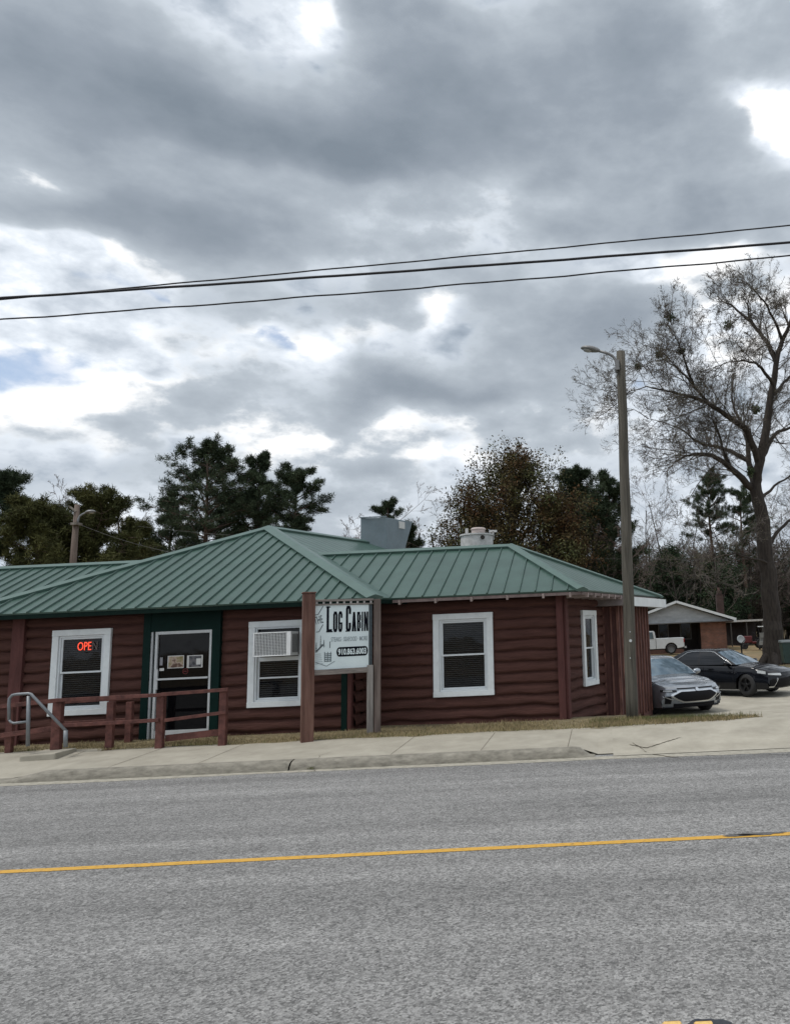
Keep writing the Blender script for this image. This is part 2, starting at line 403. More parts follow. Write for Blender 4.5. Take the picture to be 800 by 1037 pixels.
mb = MB(); mb.grid([[(x, y, 0.0) for x in (-300, -60, -20, 0, 20, 60, 300)] for y in (-9, 0, 5, 10, CURB + 0.22)])
struct(obj('road', mb, asphalt_mat()))
# yellow lane line with worn edges
def paint_mat():
    m, nt, b = nt_new('yellow_road_paint'); N, Lk = nt.nodes, nt.links
    tc = N.new('ShaderNodeTexCoord'); n = N.new('ShaderNodeTexNoise'); n.inputs['Scale'].default_value = 22; n.inputs['Detail'].default_value = 8; n.inputs['Roughness'].default_value = 0.7
    Lk.new(tc.outputs['Object'], n.inputs['Vector'])
    r = N.new('ShaderNodeValToRGB'); e = r.color_ramp.elements
    e[0].position = 0.34; e[0].color = (0.26, 0.15, 0.035, 1); e[1].position = 0.46; e[1].color = (0.56, 0.315, 0.045, 1)
    Lk.new(n.outputs['Fac'], r.inputs['Fac']); Lk.new(r.outputs[0], b.inputs['Base Color']); b.inputs['Roughness'].default_value = 0.7
    bp = N.new('ShaderNodeBump'); bp.inputs['Strength'].default_value = 0.4; bp.inputs['Distance'].default_value = 0.004; Lk.new(n.outputs['Fac'], bp.inputs['Height']); Lk.new(bp.outputs[0], b.inputs['Normal'])
    return m
PM = paint_mat()
mb = MB()
LY = 7.78; xx = [-40 + i * 0.06 for i in range(int(80 / 0.06))]
rows = [[], []]
for x in xx:
    j = rnd.uniform(-0.004, 0.004) - (0.014 if (x % 0.9) < 0.07 else 0)
    yc = LY + 0.026 * (x + 2) * 0.5
    rows[0].append((x, yc - 0.055 + j * 0.6, 0.004)); rows[1].append((x, yc + 0.055 + rnd.uniform(-0.004, 0.004), 0.004))
mb.grid(rows); struct(obj('road_marking', mb, PM))
# concrete kerb, pavement and driveway
conc = mat('old_concrete', (0.35, 0.322, 0.262), 0.9, var=0.22, scale=2.2, bump=0.35, bscale=60, detail=9, thr=(0.25, 0.75), col2=(0.405, 0.378, 0.315), bdist=0.01)
conc_d = mat('dirty_concrete', (0.20, 0.185, 0.15), 0.95, var=0.35, scale=5, bump=0.5, bscale=50, detail=9, col2=(0.30, 0.28, 0.235), stretch=(1, 1, 3), bdist=0.015)
XE = -0.35                       # end of the raised kerb, where the drive begins
def kz(X):                       # kerb height runs out at the drive
    t = min(1, max(0, (XE - X) / 0.25)); t = t * t * (3 - 2 * t)
    t2 = min(1, max(0, (X + 9.9) / 0.5))
    return 0.012 + 0.135 * t * (0.25 + 0.75 * t2)
def kerb_mesh(x0, x1):
    m_ = MB(); P = []; n = max(2, int((x1 - x0) / 0.08))
    r2 = random.Random(int(x0 * 10))
    for i in range(n + 1):
        X = x0 + (x1 - x0) * i / n; h = kz(X); j = r2.uniform(-0.006, 0.006); e = 0.02 * (1 if i in (0, n) else 0)
        P.append([(X, CURB - 0.02 + j, -0.02), (X, CURB + 0.0 + j, h * 0.35), (X, CURB + 0.035 + j + e, h * 0.75), (X, CURB + 0.07 + j, h - 0.012 - e), (X, CURB + 0.12, h - e * 0.5), (X, CURB + 0.24, h + 0.004)])
    m_.grid(P); return m_
kerbs = []
for a, b_ in ((-60, -11.0), (-10.96, -5.30), (-5.275, XE + 0.05)):
    kerbs.append(kerb_mesh(a, b_))
kb = MB()
for k in kerbs: kb.add(k.v, k.f)
struct(obj('kerb', kb, conc_d, smooth=True))
gut = mat('pale_gutter_grit', (0.32, 0.30, 0.25), 0.95, var=0.3, scale=9, bump=0.3, detail=9)
mb = MB(); r2 = random.Random(3); P = [[], []]
for i in range(900):
    X = -60 + i * 0.1; P[0].append((X, CURB - 0.24 + 0.05 * sin(X * 0.9) + r2.uniform(-0.02, 0.02) - (0.18 if X > XE else 0) * min(1, (X - XE) / 2 if X > XE else 0), 0.004)); P[1].append((X, CURB + 0.02, 0.004))
mb.grid(P); struct(obj('gutter', mb, gut))
BACK = 14.95
def sz(X, Y):                    # pavement surface
    t = (Y - CURB - 0.24) / (BACK - CURB - 0.24)
    h0 = kz(X)
    return h0 + (0.235 - h0) * min(1, max(0, t)) ** (1 if X < XE else 0.8)
mb = MB(); xs2 = [-60, -40, -25] + [-20 + 0.25 * i for i in range(81)]; xs2 = [x for x in xs2 if x <= 0.01]
mb.grid([[(x, y, sz(x, y)) for x in xs2] for y in (CURB + 0.24, 13.5, 13.9, 14.3, BACK, 15.3)])
struct(obj('pavement', mb, conc))
lot = mat('pale_parking_concrete', (0.35, 0.322, 0.262), 0.95, var=0.22, scale=1.4, bump=0.35, bscale=50, detail=10, col2=(0.43, 0.402, 0.335), thr=(0.3, 0.7))
xs3 = [0.0, 0.6, 1.2, 2, 3, 4, 6, 8, 12, 20, 40, 60]
yy = [CURB - 0.02, CURB + 0.24, 13.6, 14, 14.6, BACK - .01, 15.5, 16.5, 17.5, 18.5, 19.5, 20.5, 22, 24, 27, 30, 33]
def lz(x, y):
    return (sz(1, y) if y < BACK else lot_h(y)) if y > CURB + 0.2 else 0.012
mb = MB(); mb.grid([[(x, y, lz(x, y)) for x in xs3] for y in yy])
struct(obj('parking_lot', mb, lot))
def curve_crack(pts, w, name, z=0.004, kind='structure', m=None):
    m_ = MB(); P = [[], []]; r_ = random.Random(len(pts) * 7 + int(pts[0][0] * 10))
    full = []
    for a, b_ in zip(pts, pts[1:]):
        n = max(3, int((Vector(b_) - Vector(a)).length / 0.05))
        for i in range(n): full.append(Vector(a).lerp(Vector(b_), i / n) + Vector((r_.uniform(-.015, .015), r_.uniform(-.015, .015))))
    full.append(Vector(pts[-1]))
    for i, p in enumerate(full):
        ww = w * r_.uniform(0.3, 1) * (0.2 if i in (0, len(full) - 1) else 1)
        zf = (lz(p.x, p.y) if p.x > 0.1 else sz(p.x, p.y)) if p.y > CURB + 0.24 else 0.004
        P[0].append((p.x, p.y - ww / 2, zf + z)); P[1].append((p.x, p.y + ww / 2, zf + z))
    m_.grid(P); o = obj(name, m_, m or mat('crack_dirt', (0.07, 0.055, 0.035), 1.0, scale=12)); o['kind'] = kind
    return o
for jx in (-11.6, -9.9, -8.4, -6.9, -3.7, -2.2, -.75):
    m_ = MB(); m_.grid([[(jx + dx, y, sz(jx, y) + .003) for y in (CURB + .245, 13.6, 14.0, 14.5, 14.9)] for dx in (-.006, .006)]); struct(obj('pavement_joint', m_, mat('joint_dirt', (.16, .14, .11), 1.0)))
def crack_px(pp, w, z=0.19): return curve_crack([tuple(atz(x, y, z).xy) for x, y in pp], w, 'crack')
crack_px([(636, 749), (655, 750), (690, 744)], 0.05, 0.17)
crack_px([(640, 752), (660, 758), (690, 762)], 0.06, 0.1)
crack_px([(318, 772), (324, 766), (336, 763)], 0.035, 0.15)
crack_px([(190, 771), (205, 768), (222, 764)], 0.015, 0.15)
crack_px([(760, 757), (800, 756), (830, 754)], 0.03, 0.12)
crack_px([(790, 717), (800, 716), (830, 717)], 0.05, 0.19)
crack_px([(20, 741.5 + 24), (120, 762), (200, 759)], 0.01, 0.17)
# tar patch on the lane line, and other scars
def tar(px, py, rx, ry, seed):
    c = atz(px, py, 0.0); r_ = random.Random(seed); n = 22; ph = [r_.uniform(0.7, 1.15) for _ in range(n)]
    m_ = MB(); m_.add([(c.x + rx * cos(2 * pi * i / n) * ph[i], c.y + ry * sin(2 * pi * i / n) * ph[i], 0.008) for i in range(n)], [tuple(range(n))])
    o = obj('tar_patch', m_, mat('tar', (0.10, 0.097, 0.094), 0.6, var=0.4, scale=20, bump=0.3)); o['kind'] = 'structure'
tar(766, 845.5, 0.30, 0.05, 1); tar(750, 847, 0.2, 0.03, 2)
for i in range(16):
    r_ = random.Random(i + 50); tar(r_.uniform(10, 790), r_.uniform(870, 1020), r_.uniform(0.012, 0.03), r_.uniform(0.005, 0.01), i + 60)
# pavement markers
base_m = mat('bitumen_pad', (0.03, 0.032, 0.04), 0.5, var=0.3, scale=30)
refl = mat('amber_reflector', (0.75, 0.42, 0.05), 0.35, var=0.15, scale=60, coat=0.5)
cer = mat('cream_marker_body', (0.72, 0.47, 0.16), 0.5, var=0.15, scale=50, bump=0.1)
for k, (px, lb) in enumerate(((681, 'left raised amber pavement marker at the bottom edge of the road'), (713, 'right raised amber pavement marker beside a dark tar pad'))):
    p = atz(px, 1041, 0.0)
    t = root('road_marker', lb, 'road marker', (p.x, p.y, 0), 'raised pavement markers')
    m_ = MB(); n = 18; hw = 0.05; hd = 0.05; h = 0.018
    m_.add([(-hw, -hd, 0), (hw, -hd, 0), (hw, hd, 0), (-hw, hd, 0), (-hw * .86, -hd * .45, h), (hw * .86, -hd * .45, h), (hw * .86, hd * .45, h), (-hw * .86, hd * .45, h)],
           [(4, 5, 6, 7), (0, 1, 5, 4), (1, 2, 6, 5), (2, 3, 7, 6), (3, 0, 4, 7)])
    obj('marker_body', m_, cer, t, local=True, bevel=0.004)
    for s_ in (-1, 1):
        m_ = MB(); a = Vector((0, s_ * hd, 0.0)); b_ = Vector((0, s_ * hd * .45, h)); nrm = Vector((0, s_ * h, hd * .55)).normalized() * 0.0025
        q = [a.lerp(b_, .15) + nrm, a.lerp(b_, .85) + nrm]
        m_.add([(-.038, q[0].y, q[0].z), (.038, q[0].y, q[0].z), (.036, q[1].y, q[1].z), (-.036, q[1].y, q[1].z)], [(0, 1, 2, 3) if s_ < 0 else (3, 2, 1, 0)])
        obj('reflector', m_, refl, t, local=True)
    m_ = MB(); r_ = random.Random(k); w = 0.075 if k == 0 else 0.085
    m_.add([((w + (0.06 if (k and cos(2 * pi * i / 24) > 0) else 0)) * cos(2 * pi * i / 24) * r_.uniform(.9, 1.1), 0.075 * sin(2 * pi * i / 24) * r_.uniform(.85, 1.1) + .01, 0.004) for i in range(24)], [tuple(range(24))])
    if k: obj('tar_pad', m_, base_m, t, local=True)

#@@CABIN
# ------------------------------------------------------------------ the log restaurant
DM, EM, DR, ER = 16.0, 15.5, 16.6, 16.05       # wall and eave depths: main block, right wing
GZ = 0.19
logm = mat('maroon_stained_logs', (0.078, 0.036, 0.029), 0.8, var=0.22, scale=5.0, bump=0.7, bscale=26, detail=9, col2=(0.115, 0.053, 0.043), stretch=(0.3, 0.3, 2.4), thr=(0.28, 0.76), spec=0.15)
trimm = mat('maroon_painted_boards', (0.105, 0.044, 0.040), 0.7, var=0.25, scale=5, bump=0.25, bscale=30, stretch=(2, 2, 0.3), spec=0.15)
railm = mat('faded_maroon_rail', (0.105, 0.040, 0.034), 0.75, var=0.45, scale=7, bump=0.4, bscale=30, col2=(0.165, 0.066, 0.054), stretch=(1, 1, 1), spec=0.35)
greenm = mat('shaded_dark_green_paint', (0.003, 0.018, 0.015), 0.6, var=0.2, scale=5, spec=0.12)  # dark green paint, deepened further to stand in for shade under the eave
whitem = mat('white_window_paint', (0.74, 0.78, 0.79), 0.5, var=0.07, scale=7, bump=0.08, bscale=40, thr=(0.25, 0.6))
vinyl = mat('white_vinyl', (0.70, 0.74, 0.76), 0.4, var=0.05, scale=9)
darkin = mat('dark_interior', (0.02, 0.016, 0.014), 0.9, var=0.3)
blindm = mat('grey_blind', (0.42, 0.44, 0.46), 0.6, var=0.2, scale=3)
pane_m = glass('window_glass', (0.012, 0.014, 0.017), 0.03, 0.38)
woodgrey = mat('weathered_grey_wood', (0.17, 0.15, 0.13), 0.9, var=0.4, scale=8, bump=0.4, bscale=40, col2=(0.27, 0.245, 0.215), stretch=(1, 1, 0.15))
alum = mat('brushed_aluminium', (0.55, 0.57, 0.58), 0.45, metal=0.15, var=0.08, scale=12)

cab = root('log_restaurant', 'maroon log cabin restaurant with green metal hip roofs beside the road', 'building', (-6, 16, GZ))

def log_wall(mbx, A, B, z0, z1, openings=(), seed=0, logh=0.228):
    A, B = Vector((*A, 0)), Vector((*B, 0)); d = B - A; L = d.length; d.normalize(); nrm = Vector((d.y, -d.x, 0))
    ss = set([0, L]); n = int(L / 0.09)
    ss |= {L * i / n for i in range(n + 1)}
    for o in openings: ss |= {o[0], o[1]}
    ss = sorted(ss); zz = set(); k = 0; base = []
    nl = int((z1 - z0) / logh) + 1
    sub = 7
    r_ = random.Random(seed)
    phs = [[(r_.uniform(0, 6.3), r_.uniform(0.5, 4.5), r_.uniform(.2, 1)) for _ in range(6)] for _ in range(nl + 1)]
    def wav(i, s):
        return sum(a_ * sin(s * f_ * 1.9 + p_) for p_, f_, a_ in phs[i]) / 3.2
    zs = []
    for i in range(nl):
        for j in range(sub): zs.append((i, j / sub, z0 + (i + j / sub) * logh))
    zs = [q for q in zs if q[2] < z1] + [(nl - 1, 0.0, z1)]
    P = []
    for (i, t, z) in zs:
        row = []
        for s in ss:
            dip = max(0.0, wav(i, s)) * 0.018
            off = 0.064 * (min(1, t / .16) ** .6) * (1 - max(0, (t - .16) / .84) ** 2.2) + wav(i + 1 if i + 1 < len(phs) else i, s + 3) * 0.007 + (0.004 * sin(s * 41 + i * 7) * sin(s * 17 + t * 5))
            if t == 0: off = -0.045
            for o in openings:             # logs are scribed down where they meet the window boards
                if o[2] - .08 < z < o[3] + .08:
                    dd_ = max(o[0] - .06 - s, s - o[1] - .06)
                    if dd_ < .10: off = off * max(.25, dd_ / .10) if off > 0 else off * .4
            zz_ = z + (wav(i, s) * 0.026 if t < 0.5 else wav(min(i + 1, len(phs) - 1), s) * 0.026 * (t * 2 - 1) + wav(i, s) * 0.026 * (2 - 2 * t))
            row.append(A + d * s + nrm * off + Vector((0, 0, min(zz_, z1) if t or i else z)))
        P.append(row)
    base = len(mbx.v)
    for row in P: mbx.v += [tuple(p) for p in row]
    m_ = len(ss)
    for a in range(len(P) - 1):
        zc = (zs[a][2] + zs[a + 1][2]) / 2
        for b_ in range(m_ - 1):
            scn = (ss[b_] + ss[b_ + 1]) / 2
            if any(o[0] < scn < o[1] and o[2] < zc < o[3] for o in openings): continue
            mbx.f.append((base + a * m_ + b_, base + a * m_ + b_ + 1, base + (a + 1) * m_ + b_ + 1, base + (a + 1) * m_ + b_))

def window(A, B, s0, s1, z0, z1, trim=0.13, rail=0.5, blinds='full', label=None, ac=False):
    """double hung sash window on the wall running A-B; s0..s1 and z0..z1 bound the outer trim"""
    A, B = Vector((*A, 0)), Vector((*B, 0)); d = (B - A).normalized(); nrm = Vector((d.y, -d.x, 0)); U = Vector((0, 0, 1))
    def ob(m_, a0, a1, c0, c1, b0, b1): m_.obox(A, d, nrm, U, a0, a1, b0, b1, c0, c1)
    w = MB(); f0, f1 = 0.015, 0.078
    ob(w, s0, s0 + trim, z0 + trim * .85, z1 - trim * .95, f0, f1); ob(w, s1 - trim, s1, z0 + trim * .85, z1 - trim * .95, f0, f1)
    ob(w, s0 - .004, s1 + .004, z1 - trim * .95, z1, f0, f1 + .004); ob(w, s0 - .004, s1 + .004, z0, z0 + trim * .85, f0, f1 + .006)
    wo = obj('window', w, whitem, cab, bevel=0.006, label=label)
    fr = MB(); a0, a1, b0, b1 = s0 + trim + .002, s1 - trim - .002, z0 + trim * .85 + .002, z1 - trim * .95 - .002; t = 0.035
    ob(fr, a0, a0 + t, b0, b1, -.06, .05); ob(fr, a1 - t, a1, b0, b1, -.06, .05); ob(fr, a0 + t, a1 - t, b1 - t, b1, -.06, .05); ob(fr, a0 + t, a1 - t, b0, b0 + t, -.06, .055)
    obj('frame', fr, vinyl, wo, bevel=0.003)
    c0, c1, e0, e1 = a0 + t + .001, a1 - t - .001, b0 + t + .001, b1 - t - .001; mid = e0 + (e1 - e0) * rail; q = 0.036
    for nm, lo, hi, dep in (('upper_sash', mid - q / 2, e1, .012), ('lower_sash', e0, mid + q / 2, -.022)):
        if ac and nm == 'upper_sash': continue
        sm = MB()
        ob(sm, c0, c0 + q, lo, hi, dep - .014, dep + .016); ob(sm, c1 - q, c1, lo, hi, dep - .014, dep + .016)
        ob(sm, c0 + q, c1 - q, hi - q, hi, dep - .014, dep + .016); ob(sm, c0 + q, c1 - q, lo, lo + q, dep - .014, dep + .016)
        so_ = obj('sash', sm, vinyl, wo, bevel=0.002)
        pm_ = MB(); ob(pm_, c0 + q * .8, c1 - q * .8, lo + q * .8, hi - q * .8, dep - .004, dep + .002)
        obj('pane', pm_, pane_m, wo)
    if blinds:
        bm_ = MB(); z = e1 - .02; lim = e0 + .02 if blinds == 'full' else e1 - (e1 - e0) * blinds
        while z > lim:
            o_ = A + Vector((0, 0, z)); dn = (nrm * 0.8 + U * 0.45).normalized()
            bm_.obox(o_, d, dn, d.cross(dn), c0 + .02, c1 - .02, -.055 - .014, -.055 + .012, -.001, .001); z -= 0.042
        obj('blind', bm_, blindm, wo)
    return wo, (c0, c1, e0, e1, mid)

# wall lines
XL = -17.5
XMR = at(356, 700, DM).x; XRR = at(572, 700, DR).x
MA, MBp = (XL, DM), (XMR, DM)
RA, RB = (XMR + .02, DR), (XRR, DR)
SK = radians(20.5); dk = Vector((sin(SK), cos(SK), 0)); nk = Vector((dk.y, -dk.x, 0))
EB0 = Vector((XRR, DR, 0))
EL = 2.35
EB1 = EB0 + dk * EL
def sM(px, py, Y=DM, X0=XL): return at(px, py, Y).x - X0
ZT = 2.86
w1 = (sM(53.3, 680), sM(112.5, 680), at(64, 725, DM).z, at(84, 637.5, DM).z)
w2s0 = sM(252.5, 680); w2 = (w2s0, w2s0 + (w1[1] - w1[0]), at(252, 717, DM).z, at(254, 630, DM).z)
R0 = RA[0]
w3 = (at(439.3, 660, DR).x - R0, at(500, 660, DR).x - R0, at(439, 706.5, DR).z, at(440, 622.5, DR).z)
d0, d1 = sM(158, 690), sM(215.5, 690); dz0, dz1 = GZ + .12, at(185, 639, DM).z
def hole(w, t=.06): return (w[0] + t, w[1] - t, w[2] + t, w[3] - t)
g0, g1 = sM(146, 690) - 0.0, sM(224, 690)       # green surround of the door
wl = MB(); log_wall(wl, MA, MBp, -.35, ZT + .05, [hole(w1), hole(w2), (d0 - .10, g1 - .05, 0.0, ZT + .05)], 1)
obj('log_wall', wl, logm, cab, smooth=True)
wl = MB(); log_wall(wl, RA, RB, -.35, ZT + .03, [hole(w3)], 2); obj('log_wall', wl, logm, cab, smooth=True)
# end wall, turned away from the road
def on_end(px):
    r_ = _ray(px, 660); # intersection with the end wall line in plan
    # solve t*r = EB0 + dk*s
    det = r_.x * (-dk.y) - (-dk.x) * r_.y
    s = (r_.x * EB0.y - r_.y * EB0.x) / (r_.y * dk.x - r_.x * dk.y)
    return s
e0_, e1_ = on_end(588.6), on_end(602.4)
w4 = (e0_, e1_, w3[2] + .02, w3[3] - .02)
wl = MB(); log_wall(wl, (EB0.x, EB0.y), (EB1.x, EB1.y), -.35, ZT, [hole(w4, .05)], 3); obj('log_wall', wl, logm, cab, smooth=True)
# rear and far side, plain log walls
BKY = 21.9
bk = EB1 + Vector((0.9, 2.6, 0))
wl = MB()
for i, (a, b_) in enumerate((((bk.x, BKY), (XL, BKY)), ((XL, BKY), (XL, DM)), ((XMR + .02, DM), (XMR + .02, DR)))):
    log_wall(wl, a, b_, -.35, ZT, [], 10 + i)
obj('log_wall', wl, logm, cab, smooth=True)
# partitions and ceiling that close off the rooms behind the glass
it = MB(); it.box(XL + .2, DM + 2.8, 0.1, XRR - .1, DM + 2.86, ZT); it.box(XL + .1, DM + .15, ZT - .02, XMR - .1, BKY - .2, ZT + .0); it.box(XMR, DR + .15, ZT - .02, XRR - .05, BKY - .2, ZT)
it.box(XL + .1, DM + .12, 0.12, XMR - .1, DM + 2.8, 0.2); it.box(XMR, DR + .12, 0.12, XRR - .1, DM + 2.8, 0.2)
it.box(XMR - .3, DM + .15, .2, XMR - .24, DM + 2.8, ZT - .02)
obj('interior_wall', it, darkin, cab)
window(MA, MBp, *w1, blinds='full')
window(RA, RB, *w3, blinds='full')
window((EB0.x, EB0.y), (EB1.x, EB1.y), *w4, blinds=None, trim=.12)
wo2, o2 = window(MA, MBp, *w2, blinds='full', rail=.62, ac=True)
# the sash below the air conditioner, and panels round it
acx0, acx1, acz0, acz1 = at(258, 650, DM - .35).x, at(297, 650, DM - .3).x, at(260, 665.5, DM - .4).z, at(260, 641, DM - .4).z
fill = MB(); fill.box(XL + o2[0] + .001, DM + .0, acz0 - .10, XL + o2[1] - .001, DM + .03, acz0 - .02); obj('sash', fill, vinyl, wo2)
pm_ = MB(); pm_.box(XL + o2[0], DM + .012, acz0 - .02, XL + o2[1], DM + .02, o2[3]); obj('pane', pm_, pane_m, wo2)
sh = MB(); sh.box(XL + o2[0] + .01, DM - .0, acz0 - .45, XL + o2[1] - .01, DM + .025, acz0 - .42); obj('sash', sh, vinyl, wo2)

# corner posts and green boards
def post(mm, x0, x1, z0, z1, y0, y1, name='corner_board'):
    m_ = MB(); m_.box(x0, y0, z0, x1, y1, z1); return obj(name, m_, mm, cab, bevel=.006)
post(trimm, at(9, 690, DM - .1).x, at(21.5, 690, DM - .1).x, 0.0, ZT, DM - .115, DM - .02)
post(greenm, at(345.5, 690, DM - .1).x, at(351.5, 690, DM - .1).x, 0.0, ZT, DM - .10, DM + .02)
post(trimm, at(352, 690, DM - .1).x, XMR + .03, 0.0, ZT, DM - .11, DM + .1)
m_ = MB(); m_.box(at(565.5, 690, DR - .08).x, DR - .11, 0.0, XRR + .02, DR - .005, ZT); m_.obox(EB0, dk, nk, (0, 0, 1), -.04, .10, 0.005, 0.10, -.3, ZT)
obj('corner_board', m_, trimm, cab)
# door: green boards, aluminium frame, glass leaf
XD0, XD1 = XL + d0, XL + d1; yD = DM - .06
m_ = MB(); m_.box(XL + g0, DM - .10, 0, XD0 - .10, DM + .02, ZT); m_.box(XD1, DM - .10, 0, XL + g1, DM + .02, ZT); m_.box(XD0 - .10, DM - .09, dz1, XD1, DM + .02, ZT)
m_.box(XD0 - .02, DM - .02, 0, XD0 - .10, DM + .1, dz1)
dr = obj('door', m_, greenm, cab)
gm = MB(); gm.box(XD0 - .10, DM - .07, dz0 - .1, XD0 - .06, DM - .02, dz1); obj('door_casing', gm, alum, dr)
m_ = MB(); t = .05
m_.box(XD0, yD - .03, dz0 - .02, XD0 + t, yD + .05, dz1); m_.box(XD1 - t, yD - .03, dz0 - .02, XD1, yD + .05, dz1); m_.box(XD0 + t, yD - .03, dz1 - .06, XD1 - t, yD + .05, dz1)
m_.box(XD0 + t, yD - .02, dz0 - .02, XD1 - t, yD + .05, dz0 + .13)
obj('door_frame', m_, alum, dr, bevel=.003)
m_ = MB(); m_.box(XD0 + t, yD + .015, dz0 + .13, XD1 - t, yD + .021, dz1 - .06); obj('pane', m_, glass('door_glass', (0.004, 0.004, 0.005), 0.04, 0.85), dr)
zb = at(185, 687, DM).z
m_ = MB(); m_.box(XD0 + t, yD - .06, zb - .018, XD1 - t, yD - .03, zb + .018); m_.box(XD0 + t + .002, yD - .04, zb - .2, XD0 + t + .03, yD - .005, zb + .2); m_.box(XD0 + t + .03, yD-.03, zb - .012, XD0 + t + .05, yD + .013, zb + .012)
obj('door_handle', m_, alum, dr)
def sheet_tex(name, c1, c2, c3, sc_):
    m, nt, b = nt_new(name); N, Lk = nt.nodes, nt.links
    tc = N.new('ShaderNodeTexCoord'); n = N.new('ShaderNodeTexNoise'); n.inputs['Scale'].default_value = sc_; n.inputs['Detail'].default_value = 5; Lk.new(tc.outputs['Object'], n.inputs['Vector'])
    r = N.new('ShaderNodeValToRGB'); e = r.color_ramp.elements; e[0].position = .36; e[0].color = (*c1, 1); e[1].position = .64; e[1].color = (*c3, 1); q = e.new(.5); q.color = (*c2, 1)
    Lk.new(n.outputs['Fac'], r.inputs['Fac']); Lk.new(r.outputs[0], b.inputs['Base Color']); b.inputs['Roughness'].default_value = .5
    return m
pw = mat('paper_white', (0.62, 0.62, 0.6), .7, var=.05)
def poster(px0, py0, px1, py1, tm, border):
    a = at(px0, py0, yD); b_ = at(px1, py1, yD)
    m1 = MB(); m1.box(a.x, yD + .002, b_.z, b_.x, yD + .006, a.z); p = obj('poster', m1, pw, dr)
    m2 = MB(); m2.box(a.x + border, yD - .002, b_.z + .015, b_.x - border * .6, yD + .0, a.z - .015); obj('poster_print', m2, tm, p)
    return p
poster(170, 664.5, 186, 676.5, sheet_tex('burger_photo', (0.10, 0.05, 0.03), (0.45, 0.35, 0.28), (0.20, 0.17, 0.06), 9), .02)
p2 = poster(189.5, 664, 205, 676, sheet_tex('notice_print', (0.03, 0.03, 0.035), (0.10, 0.10, 0.11), (0.16, 0.15, 0.15), 14), .045)
m_ = MB(); a = at(199, 667, yD); b_ = at(203.5, 673, yD); m_.box(a.x, yD - .006, b_.z, b_.x, yD - .003, a.z); obj('notice_slip', m_, pw, p2)
m_ = MB(); a = at(162, 666, yD); b_ = at(164.5, 674, yD); m_.box(a.x, yD + .002, b_.z, b_.x, yD + .006, a.z); obj('sticker', m_, mat('grey_sticker', (.25, .25, .27), .6), dr)
m_ = MB(); a = at(161.5, 677, yD); b_ = at(166, 679.5, yD); m_.box(a.x, yD + .002, b_.z, b_.x, yD + .006, a.z); obj('sticker', m_, pw, dr)
# round red decal under the posters and faint lettering-like strips
redm = mat('dull_red_decal', (0.10, 0.008, 0.008), .7, var=.4, scale=30)
m_ = MB(); c_ = at(187.5, 680, yD); m_.lathe((c_.x, yD + .012, c_.z), (0, -1, 0), [(0.045, 0), (0.06, 0), (0.06, .002), (0.045, .002)], 20); m_.box(c_.x - .035, yD + .007, c_.z - .012, c_.x + .03, yD + .011, c_.z + .012); obj('decal', m_, redm, dr)

# board and batten addition at the far right end
batm = mat('maroon_battens', (0.075, 0.030, 0.025), .8, var=.35, scale=4, bump=.3, bscale=25, stretch=(3, 3, .4), col2=(.105, .045, .038), spec=.3)
AY = EB1.y
A0 = EB1.copy(); A1 = Vector((at(628, 690, AY).x, AY, 0))
A2 = A1 + dk * 2.5
zf = -.08
m_ = MB()
m_.obox(A0, (1, 0, 0), (0, 1, 0), (0, 0, 1), -.02, (A1 - A0).x, 0, .05, -.3, 2.66)
m_.obox(A1, dk, -nk, (0, 0, 1), 0, 2.5, 0, .05, zf + .02, 2.66)
m_.obox(A2, (-1, 0, 0), (0, -1, 0), (0, 0, 1), 0, 1.6, 0, .05, zf, 2.6)
ad = obj('side_wall', m_, batm, cab)
bt = MB()
L0 = (A1 - A0).x
for s in (0.02, .20, L0 - .03): bt.obox(A0, (1, 0, 0), (0, -1, 0), (0, 0, 1), s, s + .04, 0, .022, -.3, 2.6)
s = 0.0
while s < 2.46: bt.obox(A1, dk, nk, (0, 0, 1), s, s + .04, 0, .03, zf - .02, 2.62); s += 0.235
obj('batten', bt, mat('worn_batten', (0.12, 0.050, 0.040), .8, var=.45, scale=9, col2=(.26, .12, .09), stretch=(1, 1, .3)), ad)
fd = MB(); fbr = mat('foundation_block', (0.16, 0.075, 0.065), .9, var=.3, scale=12, bump=.3)
fd.obox(A1, dk, -nk, (0, 0, 1), 0, 1.2, .02, .2, -.4, zf); fd.obox(A1, dk, -nk, (0, 0, 1), 1.75, 2.5, .02, .2, -.4, zf); fd.obox(A1, dk, -nk, (0, 0, 1), 1.2, 1.75, .1, .3, -.4, zf)
obj('foundation', fd, fbr, cab)
# soffit and white fascia of the addition
fasm = mat('white_fascia', (.66, .69, .70), .5, var=.08, scale=3)
ov = .42; zfa = 2.60; zfb = 2.82
Fa = A0 + Vector((-.9, -.3, 0)); Fb = A1 + nk * ov - dk * .35; Fc = A2 + nk * ov + dk * .35; Fd = Vector((Fa.x + 1.0, Fc.y, 0))
def slab(pts, z0, z1):
    m1 = MB(); n = len(pts); m1.add([(p.x, p.y, z0) for p in pts] + [(p.x, p.y, z1) for p in pts], [tuple(range(n))[::-1], tuple(range(n, 2 * n))] + [(i, (i + 1) % n, n + (i + 1) % n, n + i) for i in range(n)]); return m1
obj('soffit', slab([Fa + Vector((.1, .05, 0)), Fb - nk * .05, Fc - nk * .05, Fd], zfa + .02, zfb - .03), mat('grey_soffit', (.20, .17, .165), .8, var=.2), cab)
m_ = MB()
m_.obox(Fb, dk, nk, (0, 0, 1), 0, (Fc - Fb).length, -.035, .0, zfa, zfb); m_.obox(Fc, (-1, 0, 0), (0, 1, 0), (0, 0, 1), 0, 1.5, -.035, 0, zfa, zfb)
obj('fascia', m_, fasm, cab)

